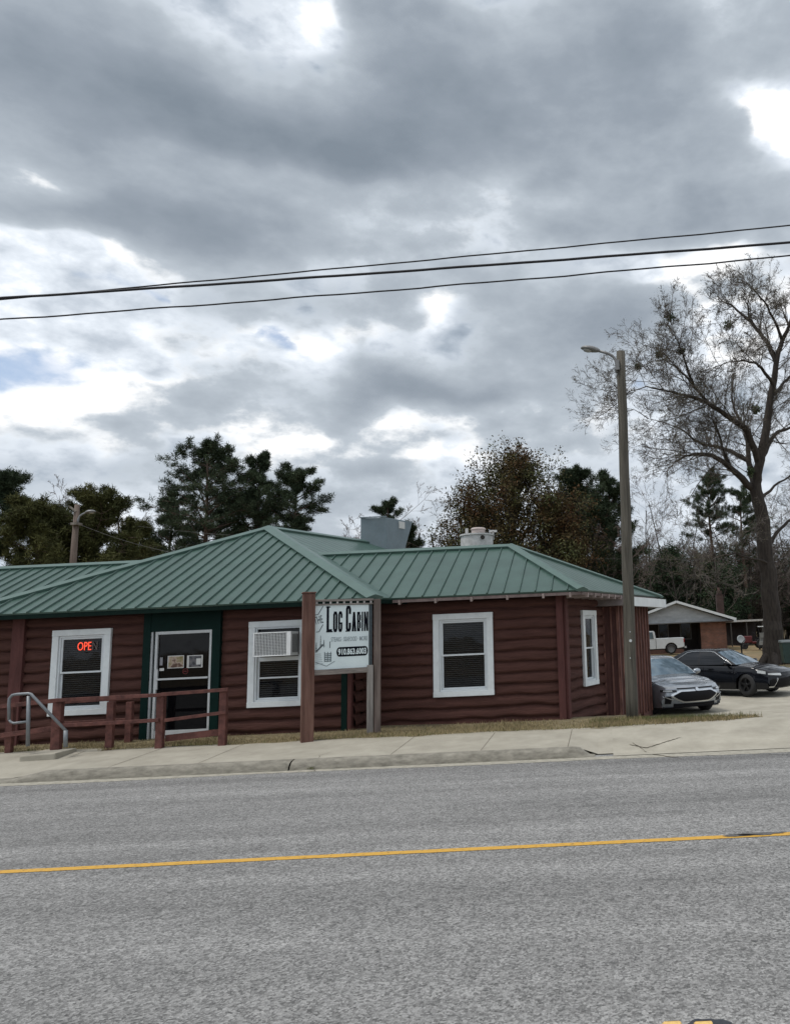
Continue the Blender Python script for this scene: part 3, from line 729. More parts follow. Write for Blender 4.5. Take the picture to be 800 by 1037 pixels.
# ---- roofs of ribbed green sheet
roofm = mat('green_metal_roof', (0.036, 0.079, 0.063), .36, metal=0.0, var=.18, scale=1.8, bump=.05, bscale=3, spec=.5, thr=(.25, .75), col2=(0.049, 0.099, 0.081))
roofd = mat('green_ridge_cap', (0.068, 0.120, 0.103), .36, var=.12, scale=3, spec=.5)
fasg = mat('dark_green_fascia', (0.003, 0.013, 0.010), .6, spec=.1, var=.15, scale=4)
def roof_face(poly, spacing=.27, phase=0.0, th=.035, name='roof', ribs=True, rib_h=.036, m=roofm):
    poly = [Vector(p) for p in poly]
    nrm = (poly[1] - poly[0]).cross(poly[2] - poly[0]).normalized()
    if nrm.z < 0: nrm = -nrm
    up = Vector((0, 0, 1)) - nrm * nrm.z; up.normalize(); u = up.cross(nrm).normalized()
    o = poly[0]
    P2 = [((p - o).dot(u), (p - o).dot(up)) for p in poly]
    mb_ = MB(); n = len(poly)
    mb_.add(poly + [p - nrm * th for p in poly], [tuple(range(n)), tuple(range(n, 2 * n))[::-1]] + [(i, n + i, n + (i + 1) % n, (i + 1) % n) for i in range(n)])
    ro = obj(name, mb_, m, cab)
    rb = MB(); us = [p[0] for p in P2]; a = min(us) + phase
    while a < max(us):
        vsx = []
        for i in range(n):
            (x1, y1), (x2, y2) = P2[i], P2[(i + 1) % n]
            if (x1 - a) * (x2 - a) < 0: vsx.append(y1 + (y2 - y1) * (a - x1) / (x2 - x1))
        if len(vsx) >= 2:
            lo, hi = min(vsx), max(vsx)
            if hi - lo > .05:
                w = .019; q = o + u * a
                b0 = q + up * (lo - .012); b1 = q + up * hi
                V = [b0 - u * w + nrm * .001, b0 - u * w * .4 + nrm * rib_h, b0 + u * w * .4 + nrm * rib_h, b0 + u * w + nrm * .001]
                V2 = [p + (b1 - b0) for p in V]
                rb.add(V + V2, [(0, 1, 5, 4), (1, 2, 6, 5), (2, 3, 7, 6), (0, 3, 2, 1), (4, 5, 6, 7)])
        a += spacing
    if ribs: obj('roof_seam', rb, m, ro)
    return ro
def cap(p, q, w, drop, name='ridge_cap', m=None, parent=None, lift=.035, side=(0, -1, 0)):
    """folded cap along p-q, wings drop on both sides"""
    p, q = Vector(p), Vector(q); d = (q - p).normalized(); s_ = d.cross(Vector((0, 0, 1))).normalized()
    up = Vector((0, 0, 1)); mb_ = MB()
    P = []
    for e in (p - d * .03, q + d * .03):
        P.append([e - s_ * w + up * (lift - drop[0]), e - s_ * w * .98 + up * (lift - drop[0] + .012), e - s_ * .03 + up * (lift + .004), e + s_ * .03 + up * (lift + .004), e + s_ * w * .98 + up * (lift - drop[1] + .012), e + s_ * w + up * (lift - drop[1])])
    mb_.add(P[0] + P[1], [(i, i + 1, 7 + i, 6 + i) for i in range(5)] + [tuple(range(6))[::-1], tuple(range(6, 12))])
    return obj(name, mb_, m or roofd, parent or cab)

zeM = 2.90; zeR = 2.90
PK = at(272.5, 535, EM + 4.45)                      # peak of the main hip roof
CR = Vector((at(379, 607, EM).x, EM, zeM))          # right front corner
CL = Vector((PK.x - 4.55, EM, zeM))                 # left front corner
rk = dk
PK2 = PK + rk * 4.2                                  # ridge running back
CRb = CR + rk * 9.5
main_f = roof_face([CL, CR, PK], .272, .05)
main_r = roof_face([CR, CRb, PK2, PK], .30, .1, rib_h=.005)
CLb = Vector((CL.x, EM + 9.5, zeM))
roof_face([CLb, CL, PK, PK2], .30, .1, ribs=False)
roof_face([CRb, CLb, PK2], .30, .1)
def capdrop(p, q, w, nA, nB):
    return
def hipcap(p, q, w, fa, fb):
    """cap along p-q; fa and fb are points on the two faces, left and right of p->q"""
    p, q = Vector(p), Vector(q); d = (q - p).normalized(); mb_ = MB(); W = []
    for g in (fa, fb):
        g = Vector(g); n_ = (q - p).cross(g - p).normalized(); 
        if n_.z < 0: n_ = -n_
        t_ = d.cross(n_).normalized()
        if t_.dot(g - p) < 0: t_ = -t_
        W.append((t_, n_))
    (ta, na), (tb, nb) = W; up = (na + nb).normalized(); rows = []
    for e in (p - d * .03, q + d * .04):
        rows.append([e + ta * w + na * .002, e + ta * w + na * .055, e + up * .075 + ta * .02, e + up * .075 + tb * .02, e + tb * w + nb * .055, e + tb * w + nb * .002])
    mb_.add(rows[0] + rows[1], [(i, i + 1, 7 + i, 6 + i) for i in range(5)] + [tuple(range(6))[::-1], tuple(range(6, 12))])
    return obj('ridge_cap', mb_, roofd, main_f)
hipcap(CR, PK, .17, CL, CRb); hipcap(CL, PK, .15, CR, CLb); hipcap(PK, PK2, .15, CRb, CLb)
# main eave: gutter-like green fascia
m_ = MB(); m_.box(CL.x - 4, EM + .012, zeM - .115, CR.x + .0, EM + .045, zeM - .036); m_.obox(CR, rk, (-rk.y, rk.x, 0), (0, 0, 1), 0, 1.2, 0.012, .045, -.115, -.036)
obj('fascia', m_, fasg, cab)
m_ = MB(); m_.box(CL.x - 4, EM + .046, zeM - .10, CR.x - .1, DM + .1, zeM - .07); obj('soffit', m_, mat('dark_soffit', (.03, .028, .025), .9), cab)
# left wing: ridge parallel to the road, further back
LE = EM + 1.9
LR = at(60, 573.5, LE + 3.1)
zl0 = LR.z - 3.1 * (PK.z - zeM) / (PK.y - EM)
l0 = Vector((XL - 2, LE, zl0)); l1 = Vector((CL.x + 2.8, LE, zl0)); l2 = Vector((CL.x + 4.6, LR.y, LR.z)); l3 = Vector((XL - 2, LR.y, LR.z))
# end where the wing meets the main hip
lf = roof_face([l0, l1, l2, l3], .30, .12)
roof_face([Vector((l1.x, LR.y + 3.1, zl0)), Vector((l0.x, LR.y + 3.1, zl0)), l3, l2], .30)
hipcap(l3, l2, .14, l0, Vector((l0.x, LR.y + 3.1, zl0)))
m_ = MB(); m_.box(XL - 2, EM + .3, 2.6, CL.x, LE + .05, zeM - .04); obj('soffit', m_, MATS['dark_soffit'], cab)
roof_face([Vector((XL - 2, EM, zeM)), CL, Vector((CL.x, LE + .1, zl0 - .03)), Vector((XL - 2, LE + .1, zl0 - .03))], .272, .05)
# right wing
RR0 = at(318, 562.5, ER + 2.6); RR1 = at(518, 553.5, ER + 2.6)
zr = (RR0.z + RR1.z) / 2; RR0.z = RR1.z = zr
RC = Vector((at(589.5, 604, ER).x, ER, zeR)); 
RL = Vector((at(386, 608, ER).x, ER, zeR))
RCb = RC + dk * 5.6
rw = roof_face([RL, RC, RR1, Vector((RR0.x - .3, RR0.y, zr))], .335, .2)
rr = roof_face([RC, RCb, RR1], .335, .12, rib_h=.005)
roof_face([RCb, Vector((RR0.x, RCb.y, zeR)), RR0, RR1], .335)
hipcap(RC, RR1, .13, RL, RCb); hipcap(RR0, RR1, .13, RL, Vector((RR0.x, RCb.y, zeR))); hipcap(RCb, RR1, .13, RC, Vector((RR0.x, RCb.y, zeR)))
# valley flashing where the right wing runs into the main roof
m_ = MB(); vm = mat('dark_valley', (.02, .045, .04), .5, var=.2)
m_.beam(Vector((RR0.x + .05, RR0.y, zr - .02)), Vector((RL.x - .05, RL.y + .05, zeR + .02)), .10, .05); obj('valley', m_, vm, cab)
# eave board and rafter tails of the right wing
eb = MB(); eb.box(RL.x - .3, ER + .03, zeR - .10, RC.x - .02, ER + .05, zeR - .038); eb.obox(RC, dk, (-dk.y, dk.x, 0), (0, 0, 1), 0.03, 5.4, .03, .05, -.10, -.038)
obj('eave_board', eb, mat('pinkish_grey_board', (.20, .15, .14), .8, var=.3, scale=8), cab)
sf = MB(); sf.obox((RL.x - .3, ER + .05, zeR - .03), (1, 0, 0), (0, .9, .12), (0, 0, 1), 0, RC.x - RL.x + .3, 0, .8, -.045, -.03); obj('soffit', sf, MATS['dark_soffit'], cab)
rt = mat('pale_rafter_tail', (.36, .29, .27), .8, var=.3, scale=9)
for i in range(6):
    x = at(404 + 36.5 * i, 608, ER).x if i < 5 else RC.x - .25
    m_ = MB(); m_.obox((x, ER + .01, zeR - .045), (1, 0, 0), (0, .97, .24), (0, -.24, .97), -.022, .022, 0, .55, -.10, -.005); obj('rafter_tail', m_, rt, cab)
for i in range(6):
    m_ = MB(); q = RC + dk * (.35 + i * .42); m_.obox(q + Vector((0, 0, -.045)), dk, -nk, (0, 0, 1), -.02, .02, 0, .5, -.10, -.005); obj('rafter_tail', m_, rt, cab)

# ------------------------------------------------------------------ things on the cabin
# air conditioner
acr = root('air_conditioner', 'boxy white window air conditioner hanging out over the window behind the signboard', 'air conditioner', (acx0, DM - .4, acz0))
ya, yb = DM - .42, DM + .25
wa = mat('off_white_enamel', (.80, .82, .82), .4, var=.06, scale=9); gr = mat('dark_fin', (.10, .105, .11), .6, var=.2)
m_ = MB(); t = .022
m_.box(acx0, ya, acz0, acx0 + t, yb, acz1); m_.box(acx1 - .09, ya, acz0, acx1, yb, acz1); m_.box(acx0 + t, ya, acz1 - t, acx1 - .09, yb, acz1); m_.box(acx0 + t, ya, acz0, acx1 - .09, yb, acz0 + t); m_.box(acx0 + t, ya + .06, acz0 + t, acx1 - .09, yb, acz1 - t)
ach = obj('housing', m_, wa, acr, bevel=.006)
m_ = MB(); m_.box(acx0 + t, ya + .045, acz0 + t, acx1 - .09, ya + .055, acz1 - t); obj('condenser', m_, gr, acr)
m_ = MB(); x = acx0 + t + .02
while x < acx1 - .1: m_.box(x, ya + .005, acz0 + t, x + .006, ya + .015, acz1 - t); x += .03
z = acz0 + t + .02
while z < acz1 - t: m_.box(acx0 + t, ya + .017, z, acx1 - .09, ya + .024, z + .006); z += .03
obj('grille', m_, wa, acr)
m_ = MB()
for i in range(5): m_.box(acx1 + .001, ya + .08 + i * .06, acz0 + .06, acx1 + .006, ya + .11 + i * .06, acz1 - .05)
obj('side_vent', m_, gr, acr)
m_ = MB(); xx1 = XL + o2[1]
k = 0
while acx1 + .02 + k * .028 < xx1: m_.box(acx1 + .006 + k * .028, DM - .03, acz0 + .01, acx1 + .028 + k * .028, DM - .01 - (k % 2) * .012, acz1); k += 1
obj('side_curtain', m_, mat('brown_accordion', (.14, .115, .10), .7, var=.2), acr)
# neon OPEN sign behind the glass of the left window
ox = at(78, 659, DM - .035); nr = root('neon_sign', 'red neon OPEN sign glowing inside the left window, its last letter dim', 'neon sign', (ox.x, DM + .06, ox.z))
neon = mat('red_neon', (1.0, 0.10, 0.045), .4, emit=.75, var=0); neon.node_tree.nodes['Principled BSDF'].inputs['Emission Color'].default_value = (1, .085, .04, 1)
dim = mat('dim_neon_tube', (.12, .09, .08), .4, emit=.03, var=0)
fm = frame_mtx((ox.x, DM - .035, ox.z), (1, 0, 0), (0, 0, 1), (0, -1, 0))
cw = 1
hh = (at(76, 649.5, DM + .1).z - ox.z) * 1.25
W_ = cw
nl_ = text_obj('OPE', 'lettering', neon, nr, fm, hh, .66, bold=.0, ext=.004, label='lit red letters')
ld = nl_.dimensions
nx = max(v.co.x for v in nl_.data.vertices) + .012
fm2 = frame_mtx((ox.x + nx, DM - .035, ox.z), (1, 0, 0), (0, 0, 1), (0, -1, 0))
text_obj('N', 'lettering', dim, nr, fm2, hh, .66, bold=.0, ext=.004, label='unlit dark letter')
# rooftop duct box and round fan housing
galv = mat('galvanised_steel', (.17, .215, .24), .5, metal=.1, var=.12, scale=3, thr=(.3, .7))
dY = PK.y + 3.6
hr_ = root('duct_box', 'blue-grey sheet metal exhaust duct box standing on the green roof', 'duct box', tuple(at(385, 552, dY)))
a = at(365, 560, dY); b_ = at(391, 525.5, dY)
dd = Vector((cos(radians(8)), sin(radians(8)), 0)); dn = Vector((.42, .9, 0)).normalized()
w_ = b_.x - a.x; top = b_.z + .06
m_ = MB(); o_ = Vector((a.x, dY, 0)); z0_ = PK.z - 1.0
tw = .85
V = [o_ + Vector((0, 0, z0_)), o_ + dd * w_ + Vector((0, 0, z0_)), o_ + dd * w_ + dn * (tw * .6) + Vector((0, 0, z0_)), o_ + dn * tw * .6 + Vector((0, 0, z0_)),
     o_ + Vector((0, 0, top)), o_ + dd * w_ + Vector((0, 0, top)), o_ + dd * w_ + dn * (tw * 1.45) + Vector((0, 0, top)), o_ + dn * tw * 1.45 + Vector((0, 0, top))]
m_.add(V, [(0, 3, 2, 1), (4, 5, 6, 7), (0, 1, 5, 4), (1, 2, 6, 5), (2, 3, 7, 6), (3, 0, 4, 7)])
obj('duct', m_, galv, hr_, bevel=.012)
m_ = MB(); m_.box(a.x - .03, dY - .03, top, a.x + w_ + .02, dY + .02, top + .03); obj('lid_flange', m_, galv, hr_)
m_ = MB(); q = o_ + dd * w_ + dn * .55; m_.obox(q + Vector((0, 0, top - .28)), dn, nk, (0, 0, 1), 0, .26, 0, .03, 0, .22); obj('data_plate', m_, pw, hr_)
fY = RR1.y + 1.4; c_ = at(483, 552, fY)
fr_ = root('roof_fan', 'white drum shaped exhaust fan housing with a round hole on the green ridge', 'exhaust fan', tuple(c_))
wg = mat('weathered_white_metal', (.50, .50, .49), .6, var=.25, scale=6, col2=(.62, .62, .62))
r_ = (at(500, 552, fY).x - at(467, 552, fY).x) / 2; zt = at(483, 542.5, fY).z
m_ = MB(); m_.lathe((c_.x, fY, c_.z - .9), (0, 0, 1), [(r_ * .98, 0), (r_ * .98, zt - c_.z + .88), (r_ * 1.05, zt - c_.z + .88), (r_ * 1.05, zt - c_.z + .92), (r_ * .45, zt - c_.z + .95), (0.001, zt - c_.z + .95)], 32); obj('drum', m_, wg, fr_, smooth=False)
m_ = MB(); m_.lathe((c_.x + .04, fY, zt), (0, 0, 1), [(r_ * .42, 0), (r_ * .42, .15), (r_ * .48, .16), (r_ * .4, .2), (0.001, .21)], 24); obj('motor_cap', m_, mat('pinkish_tin', (.42, .36, .34), .6, var=.2), fr_)
m_ = MB(); m_.lathe((c_.x + .22, fY - r_ * .97, (c_.z + zt) / 2 + .02), (0, -1, 0), [(0.001, .03), (.055, .03), (.055, 0)], 16); obj('hole', m_, darkin, fr_)
m_ = MB(); m_.box(c_.x - .32, fY + .1, zt + .02, c_.x - .25, fY + .17, zt + .22); m_.box(c_.x + .3, fY + .2, zt + .1, c_.x + .5, fY + .24, zt + .16); m_.box(c_.x + .38, fY + .2, zt - .1, c_.x + .42, fY + .24, zt + .12); obj('bracket', m_, wg, fr_)

#@@STREET
# ------------------------------------------------------------------ signboard
postm = mat('red_brown_post', (0.15, 0.062, 0.042), .85, var=.55, scale=4, bump=.5, bscale=30, detail=9, col2=(.20, .105, .08), stretch=(3, 3, .25))
railg = mat('weathered_sign_rail', (.20, .175, .16), .9, var=.4, scale=6, bump=.4, bscale=30, col2=(.34, .30, .27), stretch=(.4, .4, 3))
boardm = mat('pale_sign_board', (.70, .79, .80), .5, var=.05, scale=2.5, bump=.03)
inkm = mat('black_sign_ink', (.006, .007, .012), .9, var=.2, scale=20, spec=.1)
inkg = mat('faded_grey_ink', (.27, .32, .34), .6, var=.25, scale=30)
inkd = mat('dark_grey_ink', (.06, .08, .09), .6, var=.3, scale=30)
YL, YR = 14.86, 15.42
pL0, pR0 = at(310.5, 746, YL), at(378.5, 744, YR)
sl = Vector((pL0.x, YL, 0)); sr = Vector((pR0.x, YR, 0)); du = (sr - sl).normalized(); dnn = Vector((du.y, -du.x, 0)); UZ = Vector((0, 0, 1)); SL = (sr - sl).length
sg = root('signboard', 'white restaurant signboard between two wooden posts at the edge of the pavement', 'signboard', (sl.x, sl.y, .2))
zA = at(310, 601.5, YL).z
m_ = MB(); m_.obox(sl, du, dnn, UZ, -.105, .115, -.10, .10, .02, zA); m_.obox(sl, du, dnn, UZ, -.12, .13, -.115, .115, zA, zA + .03); obj('post', m_, postm, sg, bevel=.01)
zB = at(379, 607, YR).z
m_ = MB(); m_.obox(sr, du, dnn, UZ, -.005, .115, -.02, .10, .02, zB); obj('post', m_, mat('grey_brown_post', (.13, .095, .08), .85, var=.5, scale=4, bump=.4, bscale=30, col2=(.20, .155, .135), stretch=(3, 3, .25)), sg, bevel=.008)
zbB = at(378, 676, YR).z
m_ = MB(); m_.obox(sr, du, dnn, UZ, -.13, -.02, -.04, .06, .02, zbB + .05); obj('post', m_, mat('bleached_post', (.24, .215, .20), .9, var=.35, scale=5, bump=.4, bscale=30, col2=(.36, .335, .31), stretch=(3, 3, .25)), sg, bevel=.006, label='short bleached half post under the board')
zt0 = at(318, 612.0, YL).z; zt1 = at(376, 613.5, YR).z; zb0 = at(317, 681.5, YL).z; zb1 = at(375, 673.0, YR).z
ztp = (zt0 + zt1) / 2; zbt = (zb0 + zb1) / 2 + .0
m_ = MB(); m_.obox(sl, du, dnn, UZ, .117, SL - .022, .0, .05, zbt - .10, zbt - .004); obj('bottom_rail', m_, railg, sg, bevel=.006)
m_ = MB(); m_.obox(sl, du, dnn, UZ, .117, SL - .008, .0, .045, ztp + .075, ztp + .115); m_.obox(sl, du, dnn, UZ, .117, SL - .022, .0, .03, ztp + .003, ztp + .03); obj('top_rail', m_, railg, sg, bevel=.004)
m_ = MB(); n = 9
for i in range(n):
    a_ = .13 + (SL - .21) * i / (n - 1); m_.obox(sl, du, dnn, UZ, a_, a_ + .035, .002, .03, ztp + .031, ztp + .074)
obj('lattice_block', m_, mat('pale_block', (.42, .40, .385), .8, var=.3), sg)
m_ = MB(); m_.obox(sl, du, dnn, UZ, .117, SL - .10, -.02, .0, zbt, ztp); 
bd = obj('board', m_, boardm, sg)
m_ = MB(); m_.obox(sl, du, dnn, UZ, SL - .098, SL - .03, -.03, -.01, zbt, ztp); obj('side_strip', m_, inkd, sg)
bw = SL - .217; bh = ztp - zbt
def bp(u, v, e=.004):                     # board coordinates 0..1
    return sl + du * (.117 + bw * u) + UZ * (zbt + bh * v) + dnn * e
BM = lambda u, v: frame_mtx(bp(u, v, .004), du, UZ, dnn)
def fit_text(txt, u0, u1, v0, v1, m, bold=0, shear=0, name='lettering', parent=bd, rot=0, e=.004, label=None):
    o_ = text_obj(txt, name, m, None, Matrix.Identity(4), 1.0, 1.0, bold, .0015, shear=shear)
    V = [v.co.copy() for v in o_.data.vertices]; x0, x1 = min(v.x for v in V), max(v.x for v in V); y0, y1 = min(v.y for v in V), max(v.y for v in V)
    W_, H_ = (u1 - u0) * bw, (v1 - v0) * bh
    T = Matrix.Translation(-ORI[parent.name]) @ frame_mtx(bp(u0, v0, e), du, UZ, dnn) @ Matrix.Rotation(rot, 4, 'Z') @ Matrix.Diagonal((W_ / (x1 - x0), H_ / (y1 - y0), 1, 1)) @ Matrix.Translation((-x0, -y0, 0))
    o_.data.transform(T); o_.parent = parent
    if label: o_['label'] = label
    return o_
def block(ch, u0, u1, v0, v1, e=.0045):
    """condensed slab letter from bars on the board"""
    q = MB(); W_, H_ = (u1 - u0) * bw, (v1 - v0) * bh; t = W_ * .43; k = min(.06, H_ * .16)
    def bar(x0, y0, x1, y1, w0=0): q.obox(bp(u0, v0, 0), du, UZ, dnn, x0, x1, y0, y1, .001, e)
    def quad(a, b_, c_, d_):
        P = [bp(u0, v0, 0) + du * x + UZ * y for x, y in (a, b_, c_, d_)]; q.add([p + dnn * .001 for p in P] + [p + dnn * e for p in P], [(3, 2, 1, 0), (4, 5, 6, 7), (0, 1, 5, 4), (1, 2, 6, 5), (2, 3, 7, 6), (3, 0, 4, 7)])
    if ch == 'L': bar(0, 0, t, H_); bar(t, 0, W_, k)
    elif ch in 'OCG':
        bar(0, k, t, H_ - k); quad((0, k), (t * .5, 0), (W_ - t * .5, 0), (W_, k)); quad((0, H_ - k), (W_, H_ - k), (W_ - t * .5, H_), (t * .5, H_))
        if ch == 'O': bar(W_ - t, k, W_, H_ - k)
        else: bar(W_ - t, k, W_, H_ * (.34 if ch == 'C' else .46)); bar(W_ - t, H_ * .68, W_, H_ - k)
        if ch == 'G': bar(W_ * .45, H_ * .38, W_ - t, H_ * .46)
    elif ch == 'I': bar(0, 0, W_, H_)
    elif ch == 'B':
        bar(0, 0, t, H_); bar(W_ - t, k, W_, H_ * .46); bar(W_ - t, H_ * .56, W_, H_ - k); bar(t, 0, W_ - t * .5, k); bar(t, H_ - k, W_ - t * .5, H_); bar(t, H_ * .46, W_ - t * .4, H_ * .56)
    elif ch == 'A':
        quad((0, 0), (t, 0), (W_ * .5 + t * .35, H_), (W_ * .5 - t * .5, H_)); quad((W_ - t, 0), (W_, 0), (W_ * .5 + t * .5, H_), (W_ * .5 - t * .35, H_ - .001)); bar(t * .8, H_ * .25, W_ - t * .8, H_ * .36)
    elif ch == 'N':
        bar(0, 0, t * .9, H_); bar(W_ - t * .9, 0, W_, H_); quad((t * .9, H_), (t * .2, H_), (W_ - t * .9, 0), (W_ - t * .2, 0))
    return obj('lettering', q, inkm, bd)
block('L', .215, .315, .575, .985); block('O', .335, .415, .575, .90); block('G', .43, .505, .575, .90)
block('C', .57, .665, .575, .985)
block('A', .68, .765, .575, .885); block('B', .78, .85, .575, .885); block('I', .865, .893, .575, .885); block('N', .91, .99, .575, .885)
m_ = MB()
m_.obox(bp(.21, .575, .0), du, UZ, dnn, 0, .12, 0, .02, 0, .005); m_.obox(bp(.205, .965, 0), du, UZ, dnn, 0, .08, 0, .018, 0, .005); m_.obox(bp(.565, .575, 0), du, UZ, dnn, 0, .05, 0, .02, 0, .0045)
obj('lettering_serif', m_, inkm, bd)
fit_text('THE', .01, .165, .70, .82, inkd, bold=.0, shear=.0, rot=radians(14))
fit_text('STEAKS \u00b7 SEAFOOD \u00b7 MORE', .30, .975, .425, .495, inkg, bold=.004)
# phone pill
m_ = MB(); N_ = 10; pts = []
u0_, u1_, v0_, v1_ = .40, .985, .185, .335; rr_ = (v1_ - v0_) * bh / 2
for i in range(N_ + 1): t = -pi / 2 + pi * i / N_; pts.append(bp(u1_, (v0_ + v1_) / 2, .004) + du * (-rr_ * .6 + rr_ * .6 * cos(t)) + UZ * rr_ * sin(t))
for i in range(N_ + 1): t = pi / 2 + pi * i / N_; pts.append(bp(u0_, (v0_ + v1_) / 2, .004) + du * (rr_ * .6 + rr_ * .6 * cos(t)) + UZ * rr_ * sin(t))
m_.add(pts, [tuple(range(len(pts)))]); pl = obj('phone_panel', m_, inkm, bd)
fit_text('910.863.6003', .43, .955, .21, .31, boardm, bold=.032, e=.006)
# drawing of a cabin and pines, ribbon lines
m_ = MB()
def stroke(p, q, w=.012): m_.beam(bp(*p, .003), bp(*q, .003), .004, w, up=UZ) if abs(q[0] - p[0]) > abs(q[1] - p[1]) * .3 else m_.beam(bp(*p, .003), bp(*q, .003), .004, w, up=du)
for p, q in (((.01, .855), (.06, .86)), ((.06, .86), (.15, .99)), ((.03, .585), (.08, .59)), ((.08, .59), (.15, .70)), ((.28, .33), (.28, .43))): stroke(p, q)
obj('ribbon_outline', m_, inkd, bd)
m_ = MB()
for (u, v, h, w) in ((.11, .38, .14, .03), (.17, .36, .10, .03), (.035, .30, .12, .035)):
    for k in range(5):
        vv = v + h * k / 5; ww = w * (1 - k / 6); m_.obox(bp(u - ww / 2, vv, 0), du, UZ, dnn, 0, ww * bw, 0, .010, .001, .004)
    m_.obox(bp(u - .003, v - .02, 0), du, UZ, dnn, 0, .007, 0, h * bh * 1.2, .001, .004)
for k in range(7): m_.obox(bp(.02 + k * .018, .27 + k * .016, 0), du, UZ, dnn, 0, .03, 0, .02 + .002 * k, .001, .004)
obj('pine_drawing', m_, inkd, bd)
m_ = MB()
for k in range(5): m_.obox(bp(.18, .12 + k * .028, 0), du, UZ, dnn, 0, .13 * bw, 0, .017, .001, .004)
for k in range(3): m_.obox(bp(.18 + k * .055, .115, 0), du, UZ, dnn, 0, .012, 0, .19, .0045, .006)
obj('cabin_drawing', m_, mat('slate_ink', (.12, .155, .17), .6), bd)
m_ = MB()
for k in range(6): m_.obox(bp(.03, .09 + k * .03, 0), du, UZ, dnn, 0, (.13 - .008 * k) * bw, 0, .008, .001, .003)
stroke((.02, .12), (.22, .05), .014); stroke((.22, .05), (.37, .12), .014)
obj('cabin_drawing', m_, inkg, bd)

# ------------------------------------------------------------------ ramp railing, handrail, step
RY = 14.86
rf_ = root('ramp_railing', 'faded maroon wooden railing of the ramp in front of the door', 'railing', (at(60, 752, RY).x, RY, .2))
def px_post(x0, x1, ytop, Y=RY, d=.10, m=railm):
    a = at(x0, ytop, Y); b_ = at(x1, ytop, Y); m_ = MB(); m_.box(a.x, Y - d / 2, .0, b_.x, Y + d / 2, a.z); return obj('post', m_, m, rf_, bevel=.006)
px_post(55.2, 64.2, 711); px_post(160.2, 167.5, 704); px_post(223.5, 230.5, 698.5); px_post(109.5, 116.5, 711, RY + .06, .08); px_post(129, 135, 711, RY + .75, .09)
px_post(9.5, 15.5, 714, RY + .3, .09)
def px_rail(p, q, w, Y0=RY, Y1=RY, t=.04, nm='rail'):
    a, b_ = at(*p, Y0), at(*q, Y1); m_ = MB(); m_.beam(a, b_, t, w); return obj(nm, m_, railm, rf_, bevel=.005)
f = -.075
px_rail((55, 709.5), (163, 704), .066, RY + f, RY + f); px_rail((163, 703.5), (231, 698.5), .064, RY + f, RY + f)
px_rail((57, 735.5), (161, 729.5), .066, RY + f - .0, RY + f); px_rail((167, 729.8), (229, 721.5), .06, RY + f, RY + f)
px_rail((-12, 717), (58, 709.5), .08, RY + .16, RY + .07); px_rail((-12, 747), (56, 737.5), .09, RY + .16, RY + .07)
px_rail((65, 711), (135, 706.5), .075, RY + .80, RY + .80); px_rail((65, 733), (135, 729), .075, RY + .80, RY + .80)
a, b_ = at(-12, 710.5, RY), at(58, 704.5, RY)
# sloping kick board behind the right end
m_ = MB(); m_.beam(at(168, 748, RY + .1), at(229, 741, RY + .1), .04, .12); obj('kick_board', m_, railm, rf_)
steel = mat('galvanised_pipe', (.20, .215, .23), .45, metal=.3, var=.12, scale=14)
HY = 14.45
hr = root('handrail', 'bent grey pipe handrail over the concrete step beside the ramp', 'handrail', tuple(at(29, 752, HY)))
def H(x, y): return at(x, y, HY)
m_ = MB(); m_.tube([H(29, 705), H(28.2, 756)], .032, 10); obj('post', m_, steel, hr, smooth=True)
m_ = MB(); m_.tube([H(66.5, 740), H(66.4, 757)], .036, 10); obj('post', m_, steel, hr, smooth=True)
m_ = MB(); m_.tube([H(9.2, 729), H(9, 713), H(9.7, 707.5), H(12.5, 704.2), H(17, 703.3), H(29, 702.5), H(31.5, 703.2), H(34, 706), H(67, 740.5)], .026, 10); obj('top_bar', m_, steel, hr, smooth=True)
m_ = MB(); m_.tube([H(9.3, 729), H(11, 731.5), H(14, 732.6), H(28, 731)], .022, 8); obj('lower_bar', m_, steel, hr, smooth=True)
m_ = MB(); a = at(21, 757, 14.35); b_ = at(56, 754, 14.35)
m_.add([(a.x, 14.33, .1), (b_.x, 14.36, .1), (b_.x, 14.95, .1), (a.x, 14.95, .1), (a.x, 14.33, .265), (b_.x, 14.36, .285), (b_.x, 14.95, .295), (a.x + .03, 14.95, .29)], [(0, 3, 2, 1), (4, 5, 6, 7), (0, 1, 5, 4), (1, 2, 6, 5), (2, 3, 7, 6), (3, 0, 4, 7)])
setp(obj('concrete_step', m_, conc, bevel=.02), label='low chipped concrete step slab under the pipe handrail', category='step')

# ------------------------------------------------------------------ street light poles
polem = mat('creosoted_pole', (.075, .068, .052), .9, var=.5, scale=5, bump=.6, bscale=25, detail=9, col2=(.14, .128, .105), stretch=(4, 4, .2))
lampm = mat('grey_lamp_metal', (.20, .20, .20), .5, metal=.3, var=.15, scale=14)
lens = mat('clouded_lamp_lens', (.34, .35, .35), .4, var=.1)
SY = 16.2
pb = at(640, 729, SY); pt = at(628.5, 356, SY); zt_ = pt.z
lp = root('street_light', 'tall weathered wooden pole with a curved arm street lamp in front of the restaurant end', 'street light', (pb.x, SY, .1))
m_ = MB(); rb_, rt_ = .128, .095
m_.tube([(pb.x + (pt.x - pb.x) * k / 12 + .006 * sin(k * 2.1), SY, zt_ * k / 12) for k in range(13)], [rb_ + (rt_ - rb_) * k / 12 for k in range(13)], 16); obj('pole', m_, polem, lp, smooth=True)
def S(x, y, dy=0): return at(x, y, SY + dy)
m_ = MB(); m_.tube([S(624.2, 377, -.05), S(624.2, 370, -.05), S(623.2, 364, -.05), S(620, 360, -.05), S(615, 357.5, -.05), S(607, 355.4, -.05)], .032, 8); obj('arm', m_, lampm, lp, smooth=True)
